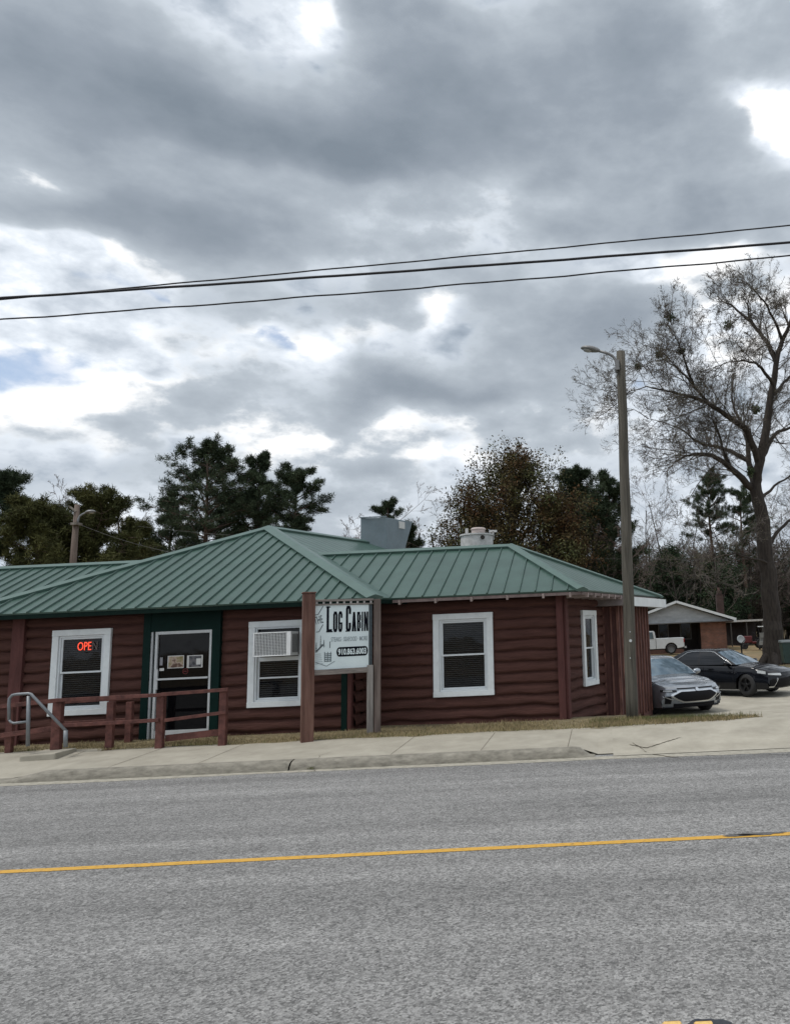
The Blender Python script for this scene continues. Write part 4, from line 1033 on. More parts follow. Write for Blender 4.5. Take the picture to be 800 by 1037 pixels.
m_ = MB(); m_.box(S(623, 371).x, SY - .13, S(626, 376).z, S(627, 371).x, SY - .06, S(626, 366).z); obj('bracket', m_, lampm, lp)
def cobra(parent, p0, p1, w, h, my):
    """cobra lamp head from the arm end p0 to the tip p1"""
    p0, p1 = Vector(p0), Vector(p1); d = p1 - p0; L_ = d.length; d.normalize(); s_ = Vector((0, 1, 0)); u_ = s_.cross(d); 
    if u_.z < 0: u_ = -u_
    prof = [(0, .16, .2), (.06, .32, .55), (.2, .6, .85), (.4, .92, 1), (.6, 1, .95), (.8, .86, .8), (.94, .5, .5), (1, .12, .15)]
    P = []
    for t_, ww, hh in prof: P.append([p0 + d * L_ * t_ + s_ * cos(a) * w * ww + u_ * (sin(a) * h * hh * (1 if sin(a) > 0 else .45)) for a in [2 * pi * k / 16 for k in range(17)]])
    q = MB(); q.grid(P); hd = obj('lamp_head', q, lampm, parent, smooth=True)
    q = MB(); P = []
    for t_, ww in ((.45, .15), (.5, .7), (.65, .85), (.8, .7), (.88, .15)): P.append([p0 + d * L_ * t_ + s_ * cos(a) * w * ww * .8 - u_ * (h * .3 + sin(a) * h * .55 * ww) for a in [pi * k / 8 for k in range(9)]])
    q.grid(P); obj('lens', q, lens, hd, smooth=True)
cobra(lp, S(608, 355.6, -.05), S(588, 352.3, -.05), .13, .085, 0)
for (x, y) in ((638.5, 649), (638.2, 666.5), (638, 640)):
    m_ = MB(); c_ = at(x, y, SY - rb_ - .002); m_.lathe((c_.x, c_.y, c_.z), (0, -1, 0), [(.001, .006), (.03 if y == 649 else .012, .006), (.03 if y == 649 else .012, -.02)], 12); obj('pole_tag', m_, alum, lp)
# far pole beyond the roof on the left
FY = 36.0
fp = root('street_light', 'brown wooden pole with a curved pale lamp rising behind the left roof', 'street light', (at(75, 570, FY).x, FY, .1))
brpole = mat('brown_pole', (.135, .10, .08), .9, var=.4, scale=5, col2=(.20, .155, .13), stretch=(4, 4, .2))
pt2 = at(78.3, 511, FY); m_ = MB(); xb = at(74, 570, FY).x
m_.tube([(xb - .1, FY, 0), (xb, FY, at(74, 570, FY).z), (pt2.x, FY, pt2.z)], [.16, .14, .11], 10); obj('pole', m_, brpole, fp, smooth=True)
def S2(x, y, dy=-.15): return at(x, y, FY + dy)
m_ = MB(); m_.tube([S2(79, 531), S2(79.3, 526), S2(81, 522.5), S2(84, 520.5), S2(88, 519)], .045, 8); obj('arm', m_, steel, fp, smooth=True)
cobra(fp, S2(86, 519.6), S2(96.5, 518), .2, .12, 0)
m_ = MB(); m_.beam(S2(70.5, 513), S2(77, 518), .07, .07); m_.box(S2(73, 532).x, FY - .3, S2(73, 532).z, S2(80, 529).x, FY + .1, S2(73, 529.5).z); obj('bracket', m_, MATS['weathered_grey_wood'], fp)

# ------------------------------------------------------------------ overhead cables
cabm = mat('black_cable', (.012, .012, .016), .7, var=.2)
def wire(pp, r, Y, lb, wob=0.0, seed=0):
    pts = [at(x, y, Y + dy) for (x, y, dy) in pp]; r_ = random.Random(seed)
    # smooth catenary-like curve through the sighted points, carried on past the picture
    xs_ = [p.x for p in pts]; A_ = np.polyfit(xs_, [p.z for p in pts], 2); B_ = np.polyfit(xs_, [p.y for p in pts], 1)
    P = [(x, np.polyval(B_, x), np.polyval(A_, x) + wob * (sin(x * 2.3) + .6 * sin(x * 5.1 + 1))) for x in np.arange(-26, 16, .35)]
    q = MB(); q.tube(P, r, 6); setp(obj('cable', q, cabm, smooth=True), label=lb, category='cable', group='overhead cables across the sky')
wire([(0, 301.5, 0), (200, 288.8, 0), (400, 275.3, 0), (600, 259.8, 0), (800, 245.5, 0)], .021, 12.2, 'thick black cable, the middle one of the three across the sky', .003)
wire([(60, 297.5, 0), (200, 285.5, 0), (400, 265.5, 0), (600, 247.5, 0), (800, 228, 0)], .013, 13.0, 'thin black cable above the thick one, nearly meeting it at the left edge', .004)
wire([(0, 322.5, 0), (200, 311, 0), (400, 293, 0), (600, 275, 0), (800, 259.5, 0)], .013, 12.2, 'lowest thin black cable, hanging below the thick one', .007)
# faint service wires by the far trees
for k, (p, q_, Y_, lb) in enumerate((((80, 531), (175, 560), 38, 'thin service wire sloping from the far left pole behind the roof'), ((140, 533), (300, 545), 44, 'thin service wire in front of the tall pines'), ((560, 565), (840, 564), 46, 'thin level wire in front of the wood on the right'))):
    a, b_ = at(*p, Y_), at(*q_, Y_); m_ = MB(); m_.tube([a.lerp(b_, i / 8) - Vector((0, 0, .12 * sin(pi * i / 8))) for i in range(9)], .008, 5)
    setp(obj('cable', m_, mat('grey_wire', (.10, .10, .10), .7)), label=lb, category='cable')

# ------------------------------------------------------------------ grass verge
verge = mat('verge_soil', (.16, .125, .07), 1.0, var=.4, scale=9, detail=9, col2=(.26, .215, .12), bump=.5, bscale=30)
def vz(X, Y):
    t = min(1, max(0, (Y - 14.5) / .5)); bulge = .045 if X < -4.2 else max(.0, .045 - (X + 4.2) * .03)
    return .175 + bulge * t + .008 * sin(X * 5) * cos(Y * 9)
r_ = random.Random(5); xs4 = [-14 + i * .12 for i in range(int(14.6 / .12))]
edge = [14.50 + .05 * sin(x * 2.1) + r_.uniform(-.03, .03) for x in xs4]
VY = lambda x: (14.90 if x > -9.6 else 15.2)
rows = []
for t in (0, .12, .4, .7, 1.0):
    rows.append([(x, (VY(x) + .05 * sin(x * 2.1) + .03 * sin(x * 7.3)) * (1 - t) + t * (16.9 if x > -4.9 else 16.2), (.228 if t == 0 else .243 + .035 * min(1, t * 3) * (1 if x < -4.5 else max(0, 1 - (x + 4.5) / 1.5)))) for x in xs4])
m_ = MB(); m_.grid(rows); struct(obj('verge', m_, verge, smooth=True))
rng = np.random.default_rng(11)
def blades(name, cx, cy, cz, h, w, m, kind='stuff', lean=.6, label=None, cat=None):
    n = len(cx); az = rng.uniform(0, 2 * pi, n); ln = rng.uniform(0, lean, n) * h; a2 = rng.uniform(0, 2 * pi, n)
    V = np.zeros((n, 3, 3)); V[:, 0] = np.stack([cx - w * np.cos(az), cy - w * np.sin(az), cz], 1); V[:, 1] = np.stack([cx + w * np.cos(az), cy + w * np.sin(az), cz], 1)
    V[:, 2] = np.stack([cx + ln * np.cos(a2), cy + ln * np.sin(a2), cz + h], 1)
    o = mesh_np(name, V.reshape(-1, 3), np.arange(n * 3).reshape(-1, 3), m); o['kind'] = kind
    if label: o['label'] = label; o['category'] = cat
    return o
dry = mat('dry_grass_blade', (.30, .235, .12), .9, var=.3, scale=1.5, island=.35, col2=(.36, .29, .16))
grn = mat('green_grass_blade', (.085, .115, .035), .9, var=.35, scale=1.6, island=.4, col2=(.20, .185, .07))
n = 30000; X = rng.uniform(-14, .6, n); Yv = np.where(X > -9.6, 14.90, 15.2) + rng.beta(1, 2.2, n) * 1.7 + .05 * np.sin(X * 2.1) - .06
dens = np.sin(X * 1.3) + np.sin(X * 3.1 + 1) + rng.normal(0, 1.0, n)
k = (dens > -1.6) & (Yv < np.where(X > -4.9, 16.65, 16.0)); X, Yv = X[k], Yv[k]
Hh = rng.uniform(.012, .055, len(X)) * (1 + .5 * np.clip(np.sin(X * 2.2), 0, 1))
gsel = rng.random(len(X)) < .18 + .25 * np.clip(np.sin(X * 1.7 + 2), 0, 1)
blades('dry_grass', X[~gsel], Yv[~gsel], np.full((~gsel).sum(), .235) + .03 * np.clip((Yv[~gsel] - 14.7) * 4, 0, 1), Hh[~gsel], .006, dry, label='strip of short straw coloured grass between pavement and log wall', cat='grass')
blades('grass', X[gsel], Yv[gsel], np.full(gsel.sum(), .245), Hh[gsel], .006, grn, label='sparse green blades in the dry grass strip', cat='grass')
# grass island by the end of the addition
a1, a2_ = atz(655, 733, .19), atz(770, 730, .19)
isl = []
def isl_in(x, y):
    # wedge from the pole to the point in front of the cars
    x0, x1 = .3, a2_.x + .1; t = (x - x0) / (x1 - x0)
    yb = 15.05 + .35 * t + .06 * np.sin(x * 5) + .10 * np.sin(x * 2.3 + 1) + rng.normal(0, .07, x.shape); yt = yb + np.clip((1 - t), 0, 1) ** 1.0 * 3.0
    return (t > -.5) & (t < 1) & (y > yb) & (y < yt)
X = rng.uniform(-.4, a2_.x + .3, 40000); Yv = rng.uniform(14.9, 18.5, 40000); k = isl_in(X, Yv); X, Yv = X[k], Yv[k]
g2 = rng.random(len(X)) < np.clip((Yv - 15.3) * .8, .1, .75)
lh = np.array([lot_h(v) for v in Yv])
blades('dry_grass', X[~g2], Yv[~g2], lh[~g2], rng.uniform(.02, .09, (~g2).sum()), .007, dry, label='dry grass island beside the drive, in front of the parked silver car', cat='grass')
blades('grass', X[g2], Yv[g2], lh[g2], rng.uniform(.04, .15, g2.sum()), .007, grn, label='green grass tufts by the foot of the addition', cat='grass')
m_ = MB(); Pp = []
for t in [i / 24 for i in range(25)]:
    x = .3 + (a2_.x - .2) * t; yb = 15.05 + .35 * t + .06 * sin(x * 5); yt = yb + max(0, 1 - t) ** 1.0 * 3.0 + .01; Pp.append([(x, yb + (yt - yb) * k / 8, lot_h(yb + (yt - yb) * k / 8) + .008 + .05 * sin(pi * k / 8) * (1 - t)) for k in range(9)])
m_.grid(Pp); struct(obj('verge', m_, verge))
# weeds in the kerb joints
def tuft(px, py, z, n, sx, sy, h, m, lb):
    c = atz(px, py, z); x = rng.normal(c.x, sx, n); y = rng.normal(c.y, sy, n)
    blades('weed_tuft', x, y, np.full(n, z), rng.uniform(h * .3, h, n), .006, m, label=lb, cat='grass', lean=1.2)
tuft(8, 783, .03, 900, .25, .10, .10, dry, 'tuft of straw grass growing over the kerb at the left edge')
tuft(317, 778, .02, 160, .03, .05, .05, grn, 'small green weed in the kerb joint')
tuft(627, 757, .03, 160, .04, .03, .05, grn, 'green weed at the broken end of the kerb')
tuft(645, 758, .02, 220, .25, .05, .02, dry, 'dead leaf litter in the gutter by the end of the kerb')

#@@CARS
# ------------------------------------------------------------------ vehicles
tyre_m = mat('tyre_rubber', (.022, .022, .023), .85, var=.2, scale=20, bump=.1)
chrome = mat('chrome', (.62, .64, .66), .18, metal=1.0, var=.03)
black_pl = mat('black_plastic', (.010, .010, .012), .6, var=.15, scale=20, spec=.15)
blackgl = mat('gloss_black', (.010, .010, .012), .15, var=.1)
rimm = mat('grey_alloy', (.18, .185, .19), .35, metal=.6, var=.1)
rimk = mat('black_alloy', (.02, .02, .022), .3, metal=.3, var=.1)
lampg = mat('headlamp_clear', (.55, .58, .60), .12, var=.12, scale=30, coat=.5)
redl = mat('red_tail_lamp', (.35, .012, .012), .2, var=.1, coat=.5)
car_gl = mat('car_glass', (.13, .19, .24), .04, metal=.5, var=.3, scale=1.5, detail=2)
dark_gl = mat('tinted_car_glass', (.012, .014, .018), .04, var=.2, scale=1.5, detail=2, spec=.4)
def interp(xs_, ys_, x):
    if x <= xs_[0]: return ys_[0]
    for i in range(len(xs_) - 1):
        if x <= xs_[i + 1]:
            t = (x - xs_[i]) / (xs_[i + 1] - xs_[i]); t = t * t * (3 - 2 * t) * .5 + t * .5
            return ys_[i] + (ys_[i + 1] - ys_[i]) * t
    return ys_[-1]

def sedan(name, label, loc, rz, paint, rim, style, steer=0.0):
    L, Wd = 4.9, 0.92
    t0 = root(name, label, 'car', loc, 'cars parked beside the restaurant', rz)
    X0 = L / 2
    WX = (1.42, -1.42); RW = .335
    def plan(y, x):                       # how far the ends bow back towards the sides
        k = max(0, (x - 1.2) / (X0 - 1.2)); kr = max(0, (-x - 1.5) / (X0 - 1.5))
        return -.36 * (abs(y) / .92) ** 2.4 * k ** 1.5 + .28 * (abs(y) / .92) ** 2.4 * kr ** 1.5
    zc = lambda x: interp([-2.45, -2.40, -2.2, -1.7, -1.0, .95, 1.5, 2.1, 2.32, 2.45], [.92, 1.03, 1.07, 1.08, 1.02, .99, .93, .83, .77, .70], x)
    zs = lambda x: interp([-2.45, -2.3, -1.7, 0, 1.0, 1.6, 2.2, 2.45], [.86, .96, .99, .93, .90, .86, .76, .66], x)
    wd = lambda x: interp([-2.45, -2.1, -1.4, 0, 1.4, 2.0, 2.45], [.84, .89, .915, .905, .915, .90, .86], x)
    def low(x):
        z = .20 + .03 * max(0, abs(x) - 2) * 2
        for w_ in WX:
            if abs(x - w_) < .39: z = max(z, .30 + sqrt(.39 ** 2 - (x - w_) ** 2))
        return z
    def lowz(x): return min(low(x), .70)
    xs_ = sorted(set([-X0 + i * .06 for i in range(int(L / .06) + 1)] + [X0] + [w_ + .39 * s_ for w_ in WX for s_ in (-1, 1)]))
    for side in (1,):
        pass
    P = []
    for x in xs_:
        zl, zh, w_, c_ = lowz(x), zs(x), wd(x), zc(x)
        row = []
        for i in range(11):               # side, from the sill up
            t = i / 10; z = zl + (zh - zl) * t; g = (z - .2) / (zh - .2)
            crease = .018 * exp(-((g - .80) / .10) ** 2)
            y = w_ * (.955 + .055 * sin(pi * min(1, g * 1.05)) - .035 * g ** 3) + crease
            row.append((y, z))
        y1, z1 = row[-1]
        for i in range(1, 13):            # over the top to the centre line
            t = i / 12; y = y1 * (1 - t); z = z1 + (c_ - z1) * (1 - (1 - t) ** 3.2)
            if x > 1.0: z -= .012 * exp(-((y - .62) / .05) ** 2)
            row.append((y, z))
        full = [(-y, z) for y, z in row] + [(y, z) for y, z in row[::-1]][1:]
        P.append([(x + plan(y, x), y, z) for y, z in full])
    q = MB(); q.grid(P)
    # front and rear faces curve down from the ends of the shell
    def endface(sgn):
        Q = []; row = P[-1] if sgn > 0 else P[0]; top = row[4:-4]
        for k in range(10):
            t = k / 9; r0 = []
            for (x, y, z) in top:
                zz = z + (.22 - z) * t; b_ = .07 * sin(pi * min(1, t * 1.1)) - .05 * t
                yy = y * (1 - .04 * t)
                r0.append((x + sgn * b_, yy, zz))
            Q.append(r0)
        return Q
    Ff, Fr = endface(1), endface(-1)
    q.grid(Ff); q.grid(Fr)
    body = obj('body', q, paint, t0, smooth=True, local=True)
    # dark underbody and wheel wells
    q = MB(); q.box(-2.2, -.80, .19, 2.15, .80, .24); q.box(-2.2, -.62, .24, 2.1, .62, .7)
    obj('underbody', q, black_pl, t0, local=True)
    # greenhouse
    secs = [0.0, .35, .7, .9, 1.0]
    fx = {0: 1.05, 1: .18}; rxx = {0: -1.95, 1: -1.02}
    def ring(v):
        e = v ** 1.0; xf = 1.05 + (.16 - 1.05) * v; xr = -1.98 + (-.95 + 1.98) * v
        w_ = .83 - .25 * v ** 1.4; z = .955 + (1.405 - .955) * (v ** .92)
        pts = []; tg = []
        nf = 8
        for i in range(nf + 1): y = -(w_ - .05) + 2 * (w_ - .05) * i / nf; pts.append((xf + .10 * (1 - (y / w_) ** 2) - .02, y, z + .03 * (1 - (y / w_) ** 2) * v)); tg.append('windscreen')
        segs = [('pillar', .04), ('side_window', .42), ('b_pillar', .46), ('side_window', .80), ('pillar', .88), ('quarter', .93), ('pillar', 1.0)]
        def sidept(f_, s_): x = (xf - .04) + (xr + .04 - (xf - .04)) * f_; y = s_ * (w_ + .012 * sin(pi * f_)); return (x, y, z + .018 * v * sin(pi * f_))
        tg[-1] = 'pillar'
        prev = 0
        fr_ = [0, .06, .18, .30, .43, .465, .6, .72, .80, .87, .95, 1.0]
        nm = ['pillar', 'side_window', 'side_window', 'side_window', 'b_pillar', 'side_window', 'side_window', 'side_window', 'pillar', 'pillar', 'pillar', 'pillar']
        for f_, n_ in zip(fr_, nm): pts.append(sidept(f_, 1)); tg.append(n_)
        for i in range(nf + 1): y = (w_ - .07) - 2 * (w_ - .07) * i / nf; pts.append((xr - .07 * (1 - (y / w_) ** 2), y, z + .02 * (1 - (y / w_) ** 2) * v)); tg.append('rear_window' if i < nf else 'pillar')
        for j in range(len(fr_) - 1, -1, -1): pts.append(sidept(fr_[j], -1)); tg.append(nm[j - 1] if j > 0 else 'pillar')
        return pts, tg
    vs_ = [0, .3, .6, .86, .93, 1.0]
    rings = [ring(v) for v in vs_]; tg = rings[0][1]; n = len(tg)
    bins = {}
    for a in range(len(vs_) - 1):
        for i in range(n):
            j = (i + 1) % n
            kind = tg[i] if a < 3 else ('pillar')
            if a == 0 and kind in ('side_window',) : pass
            key = {'windscreen': 'windscreen', 'rear_window': 'rear_window', 'b_pillar': 'window_pillar', 'side_window': 'side_window'}.get(kind, 'cabin_frame')
            bins.setdefault(key, MB()).add([rings[a][0][i], rings[a][0][j], rings[a + 1][0][j], rings[a + 1][0][i]], [(0, 1, 2, 3)])
    top = rings[-1][0]; cx = sum(p[0] for p in top) / n
    f_ = bins['cabin_frame']; prev = [Vector(p) for p in top]; cv = Vector((cx, 0, 1.45))
    for t in (.2, .5, .8, 1.0):
        cur = [Vector(p).lerp(cv, t) for p in top]
        for c_, p in zip(cur, top): c_.z = p[2] + (1.452 - p[2]) * (1 - (1 - t) ** 2.2)
        for i in range(n):
            j = (i + 1) % n; f_.add([prev[i], prev[j], cur[j], cur[i]], [(0, 1, 2, 3)])
        prev = cur
    for key, mbx in bins.items():
        # weld for smooth shading
        mm = {'windscreen': car_gl, 'rear_window': car_gl, 'side_window': dark_gl, 'window_pillar': blackgl, 'cabin_frame': paint}[key]
        o_ = obj(key, mbx, mm, t0, smooth=True, local=True)
        md = o_.modifiers.new('weld', 'WELD'); md.merge_threshold = .002
    # interior mass so that the glass reads dark
    q = MB(); q.box(-1.5, -.66, .5, .7, .66, .93); q.box(-.25, -.58, .9, -.1, -.12, 1.22); q.box(-.25, .12, .9, -.1, .58, 1.22); obj('interior', q, black_pl, t0, local=True)
    # chrome line over the side windows
    if style == 'black':
        q = MB()
        for s_ in (-1, 1):
            pts = []
            for f0 in [i / 16 for i in range(17)]:
                pts.append(None)
        def gp(f_, v, s_):
            xf = 1.05 + (.16 - 1.05) * v; xr = -1.98 + (-.95 + 1.98) * v; w_ = .83 - .25 * v ** 1.4; z = .955 + (1.405 - .955) * v ** .92
            return ((xf - .04) + (xr + .04 - (xf - .04)) * f_, s_ * (w_ + .012 * sin(pi * f_) + .008), z + .018 * v * sin(pi * f_))
        for s_ in (-1, 1):
            q.tube([gp(.03, v, s_) for v in (.02, .3, .6, .86)] + [gp(.1, .92, s_), gp(.3, .925, s_), gp(.5, .925, s_), gp(.7, .92, s_), gp(.83, .86, s_), gp(.83, .5, s_), gp(.83, .05, s_)], .011, 6)
        obj('window_trim', q, chrome, t0, smooth=True, local=True)
    # door seams and handles
    q = MB()
    for s_ in (-1, 1):
        for x in (1.0, -.12, -1.12):
            q.tube([(x, s_ * (wd(x) * (.955 + .055 * sin(pi * g)) + .004), .25 + g * .64) for g in (0, .2, .4, .6, .8, 1)], .006, 4)
    obj('door_seam', q, black_pl, t0, local=True)
    for s_ in (-1, 1):
        for x in (.15, -.98):
            q = MB(); q.box(x - .1, s_ * .90 if s_ > 0 else -.945, .83, x + .1, s_ * .945 if s_ > 0 else -.90, .855); obj('door_handle', q, paint, t0, local=True, bevel=.008)
        q = MB(); q.lathe((.80, s_ * .98, 1.0), (1, 0, 0), [(.001, .06), (.07, .05), (.095, 0), (.085, -.05), (.001, -.055)], 14); q.v = [(x, s_ * .98 + (y - s_ * .98) * 1.25, 1.0 + (z - 1.0) * .8) for x, y, z in q.v]; q.box(.74, s_ * .84, .955, .80, s_ * .93, .985)
        obj('wing_mirror', q, paint, t0, smooth=True, local=True)
    # wheels
    for w_ in WX:
        for s_ in (-1, 1):
            q = MB(); hw = .11; cy = s_ * (.80)
            prof = [(RW - .11, -hw), (RW - .02, -hw), (RW, -hw + .025), (RW, hw - .025), (RW - .02, hw), (RW - .11, hw)]
            c_ = Vector((w_, cy, RW)); ang = steer if w_ > 0 else 0; ax = Vector((-sin(ang) * 1, cos(ang), 0)) * s_
            q.lathe(c_, ax, prof, 28); wo = obj('wheel', q, tyre_m, t0, smooth=True, local=True)
            q = MB(); q.lathe(c_, ax, [(RW - .105, hw - .03), (RW - .115, hw - .01), (RW - .13, hw - .015), (RW - .135, hw - .07), (.001, hw - .07)], 28)
            obj('rim', q, rim, wo, local=True)
            q = MB(); a = ax.cross(Vector((0, 0, 1))).normalized(); b_ = Vector((0, 0, 1))
            for k in range(5):
                th_ = 2 * pi * k / 5 + .3; dv = a * cos(th_) + b_ * sin(th_); pv = ax.cross(dv)
                q.obox(c_ + ax * (hw - .045), dv, pv, ax, .03, RW - .115, -.028, .028, 0, .028)
            q.lathe(c_, ax, [(.06, hw - .02), (.05, hw - .008), (.001, hw - .008)], 16)
            obj('spokes', q, rim, wo, local=True)
    # the face: patches laid on the front surface
    def fs(y, z, off):                    # point on the front face at (y, z)
        # interpolate within Ff
        best = None
        cols = len(Ff[0]); 
        j = min(range(cols - 1), key=lambda j: 0 if min(Ff[0][j][1], Ff[0][j + 1][1]) <= y <= max(Ff[0][j][1], Ff[0][j + 1][1]) else min(abs(Ff[0][j][1] - y), abs(Ff[0][j + 1][1] - y)) + 1)
        ya, yb = Ff[0][j][1], Ff[0][j + 1][1]; tt = 0 if yb == ya else min(1, max(0, (y - ya) / (yb - ya)))
        for k in range(9):
            pa = Vector(Ff[k][j]).lerp(Vector(Ff[k][j + 1]), tt); pb = Vector(Ff[k + 1][j]).lerp(Vector(Ff[k + 1][j + 1]), tt)
            if pb.z <= z <= pa.z or k == 8:
                u = (z - pa.z) / (pb.z - pa.z) if pb.z != pa.z else 0; u = min(1, max(0, u)); p = pa.lerp(pb, u); break
        if z > Ff[0][j][2]: p = Vector(Ff[0][j]).lerp(Vector(Ff[0][j + 1]), tt)
        return Vector((p.x + off, p.y + (off * y * .9), z))
    def patch(nm, ys_, zb_, zt_, off, m_, parent=t0, rows_=4):
        q = MB(); P_ = []
        for r_ in range(rows_ + 1):
            P_.append([fs(y, zb_(y) + (zt_(y) - zb_(y)) * r_ / rows_, off) for y in ys_])
        q.grid(P_); P2 = [[p - Vector((.03, 0, 0)) for p in row] for row in (P_[0], P_[-1])]
        q.grid([P_[0], P2[0]]); q.grid([P_[-1], P2[1]])
        return obj(nm, q, m_, parent, smooth=False, local=True)
    Y = lambda a, b_, n_=14: [a + (b_ - a) * i / n_ for i in range(n_ + 1)]
    if style == 'silver':
        patch('chrome_surround', Y(-.66, .66, 24), lambda y: .335 + .15 * max(0, (abs(y) - .35) / .31) ** 1.3, lambda y: .635 + .015 - .05 * (y / .66) ** 2 * 0 - .10 * max(0, (abs(y) - .45) / .21), .012, chrome)
        patch('grille', Y(-.60, .60, 24), lambda y: .365 + .13 * max(0, (abs(y) - .33) / .27) ** 1.3, lambda y: .61 - .085 * max(0, (abs(y) - .42) / .18), .022, black_pl)
        patch('upper_grille', Y(-.50, .50), lambda y: .675, lambda y: .70, .012, black_pl)
        q = MB(); q.lathe(fs(0, .655, .02), (1, 0, .2), [(.05, 0), (.045, .012), (.001, .012)], 12); obj('badge', q, chrome, t0, local=True)
        for s_ in (-1, 1):
            ys_ = [s_ * v for v in (.52, .58, .64, .70, .76, .82, .86)]
            hl = patch('headlight', ys_, lambda y: .60 + .05 * (abs(y) - .52), lambda y: .655 + .04 * (abs(y) - .5), .014, blackgl, rows_=3)
            patch('headlight_lens', [s_ * v for v in (.62, .68, .74, .80)], lambda y: .62, lambda y: .655, .022, lampg, hl, rows_=1)
            patch('daytime_strip', [s_ * v for v in (.62, .68, .74, .80, .83)], lambda y: .40 + .45 * (abs(y) - .62), lambda y: .425 + .45 * (abs(y) - .62), .022, chrome, rows_=1)
            patch('side_vent', [s_ * v for v in (.66, .71, .76, .80)], lambda y: .32, lambda y: .50, .014, black_pl)
        patch('lower_intake', Y(-.60, .60), lambda y: .235, lambda y: .315, .014, black_pl)
        patch('splitter', Y(-.78, .78, 20), lambda y: .22, lambda y: .232, .03, black_pl, rows_=1)
    else:
        patch('grille', Y(-.62, .62, 20), lambda y: .26, lambda y: .56 - .12 * abs(y), .014, black_pl)
        patch('upper_grille', Y(-.5, .5, 14), lambda y: .60, lambda y: .655, .014, blackgl)
        for s_ in (-1, 1):
            ys_ = [s_ * v for v in (.48, .56, .64, .72, .80, .855)]
            hl = patch('headlight', ys_, lambda y: .60 + .10 * (abs(y) - .48), lambda y: .675 + .04 * (abs(y) - .5), .016, lampg, rows_=3)
            patch('air_blade', [s_ * v for v in (.62, .66, .70, .74, .80, .85)], lambda y: .25 + max(0, .70 - abs(y)) * 3.0, lambda y: .285 + max(0, .70 - abs(y)) * 3.2, .026, chrome, rows_=1)
            patch('bumper_pocket', [s_ * v for v in (.70, .75, .80, .84)], lambda y: .31, lambda y: .48, .014, black_pl)
        # headlamp carried round the corner
        for s_ in (-1, 1):
            q = MB(); P_ = []
            for r_ in range(3):
                P_.append([(x + plan(.9, x), s_ * (wd(x) * .985 + .03), .66 + .045 * r_ + (2.4 - x) * .10) for x in (2.42, 2.3, 2.15, 2.0)])
            q.grid(P_); obj('headlight', q, lampg, t0, local=True)
    for s_ in (-1, 1):
        q = MB(); q.box(-2.44, s_ * .45, .80, -2.50, s_ * .82, .92); obj('tail_lamp', q, redl, t0, local=True)
    q = MB(); q.box(-2.52, -.26, .55, -2.50, .26, .68); obj('number_plate', q, pw, t0, local=True)
    return t0
silver = mat('silver_blue_paint', (.31, .34, .375), .22, metal=.55, var=.05, scale=3, coat=.9)
blackp = mat('black_car_paint', (.005, .006, .009), .2, var=.1, scale=3, coat=.35, spec=.2)
# silver sedan, nose towards the road
c1 = at(700, 700, 21.1)
h1 = radians(-67)
cz1, cz2 = -.27, -.15
ctr = Vector((c1.x, c1.y, .19)) - Vector((cos(h1), sin(h1), 0)) * 2.30
sedan('parked_car', 'silver sedan with a wide dark grille, half hidden behind the end of the cabin', (ctr.x, ctr.y, cz1), h1, silver, rimm, 'silver').scale = (1.05, 1.05, 1.05)
c2 = atz(757, 705, cz2)
h2 = radians(-38)
fw = Vector((cos(h2), sin(h2), 0)); lf_ = Vector((-fw.y, fw.x, 0))
ctr2 = Vector((c2.x, c2.y, cz2)) - fw * 1.42 + lf_ * .88
sedan('parked_car', 'black sedan with tinted windows and chrome window line, behind the silver sedan', (ctr2.x, ctr2.y, cz2), h2, blackp, rimk, 'black', steer=radians(-14))

# ------------------------------------------------------------------ pickup in front of the brick house
def extrude_y(poly, y0, y1):
    q = MB(); n = len(poly); q.add([(x, y0, z) for x, z in poly] + [(x, y1, z) for x, z in poly], [tuple(range(n)), tuple(range(n, 2 * n))[::-1]] + [(i, n + i, n + (i + 1) % n, (i + 1) % n) for i in range(n)]); return q
HYd = 66.0
pk_r = at(692, 655, HYd - 6); gp_ = .15
pk = root('pickup_truck', 'white pickup truck parked side on in front of the brick house', 'pickup truck', (pk_r.x - 2.75, HYd - 6, gp_))
whitep = mat('white_truck_paint', (.60, .63, .65), .35, var=.05, coat=.5)
arch = lambda xw: [(xw + .46 * cos(a), .42 + .44 * sin(a)) for a in [pi * k / 8 for k in range(9)]]
poly = [(-2.75, .62), (-2.75, 1.0), (-2.6, 1.08), (-1.35, 1.15), (-.75, 1.72), (-.55, 1.78), (.45, 1.78), (.55, 1.70), (.62, 1.22), (2.68, 1.22), (2.75, 1.15), (2.75, .55), (2.62, .48)] + arch(1.75) + [(.6, .42)] + arch(-1.75) + [(-2.3, .42)]
poly = [(x, z) for x, z in poly]
body = extrude_y(poly, -.93, .93); obj('body', body, whitep, pk, local=True, bevel=.03)
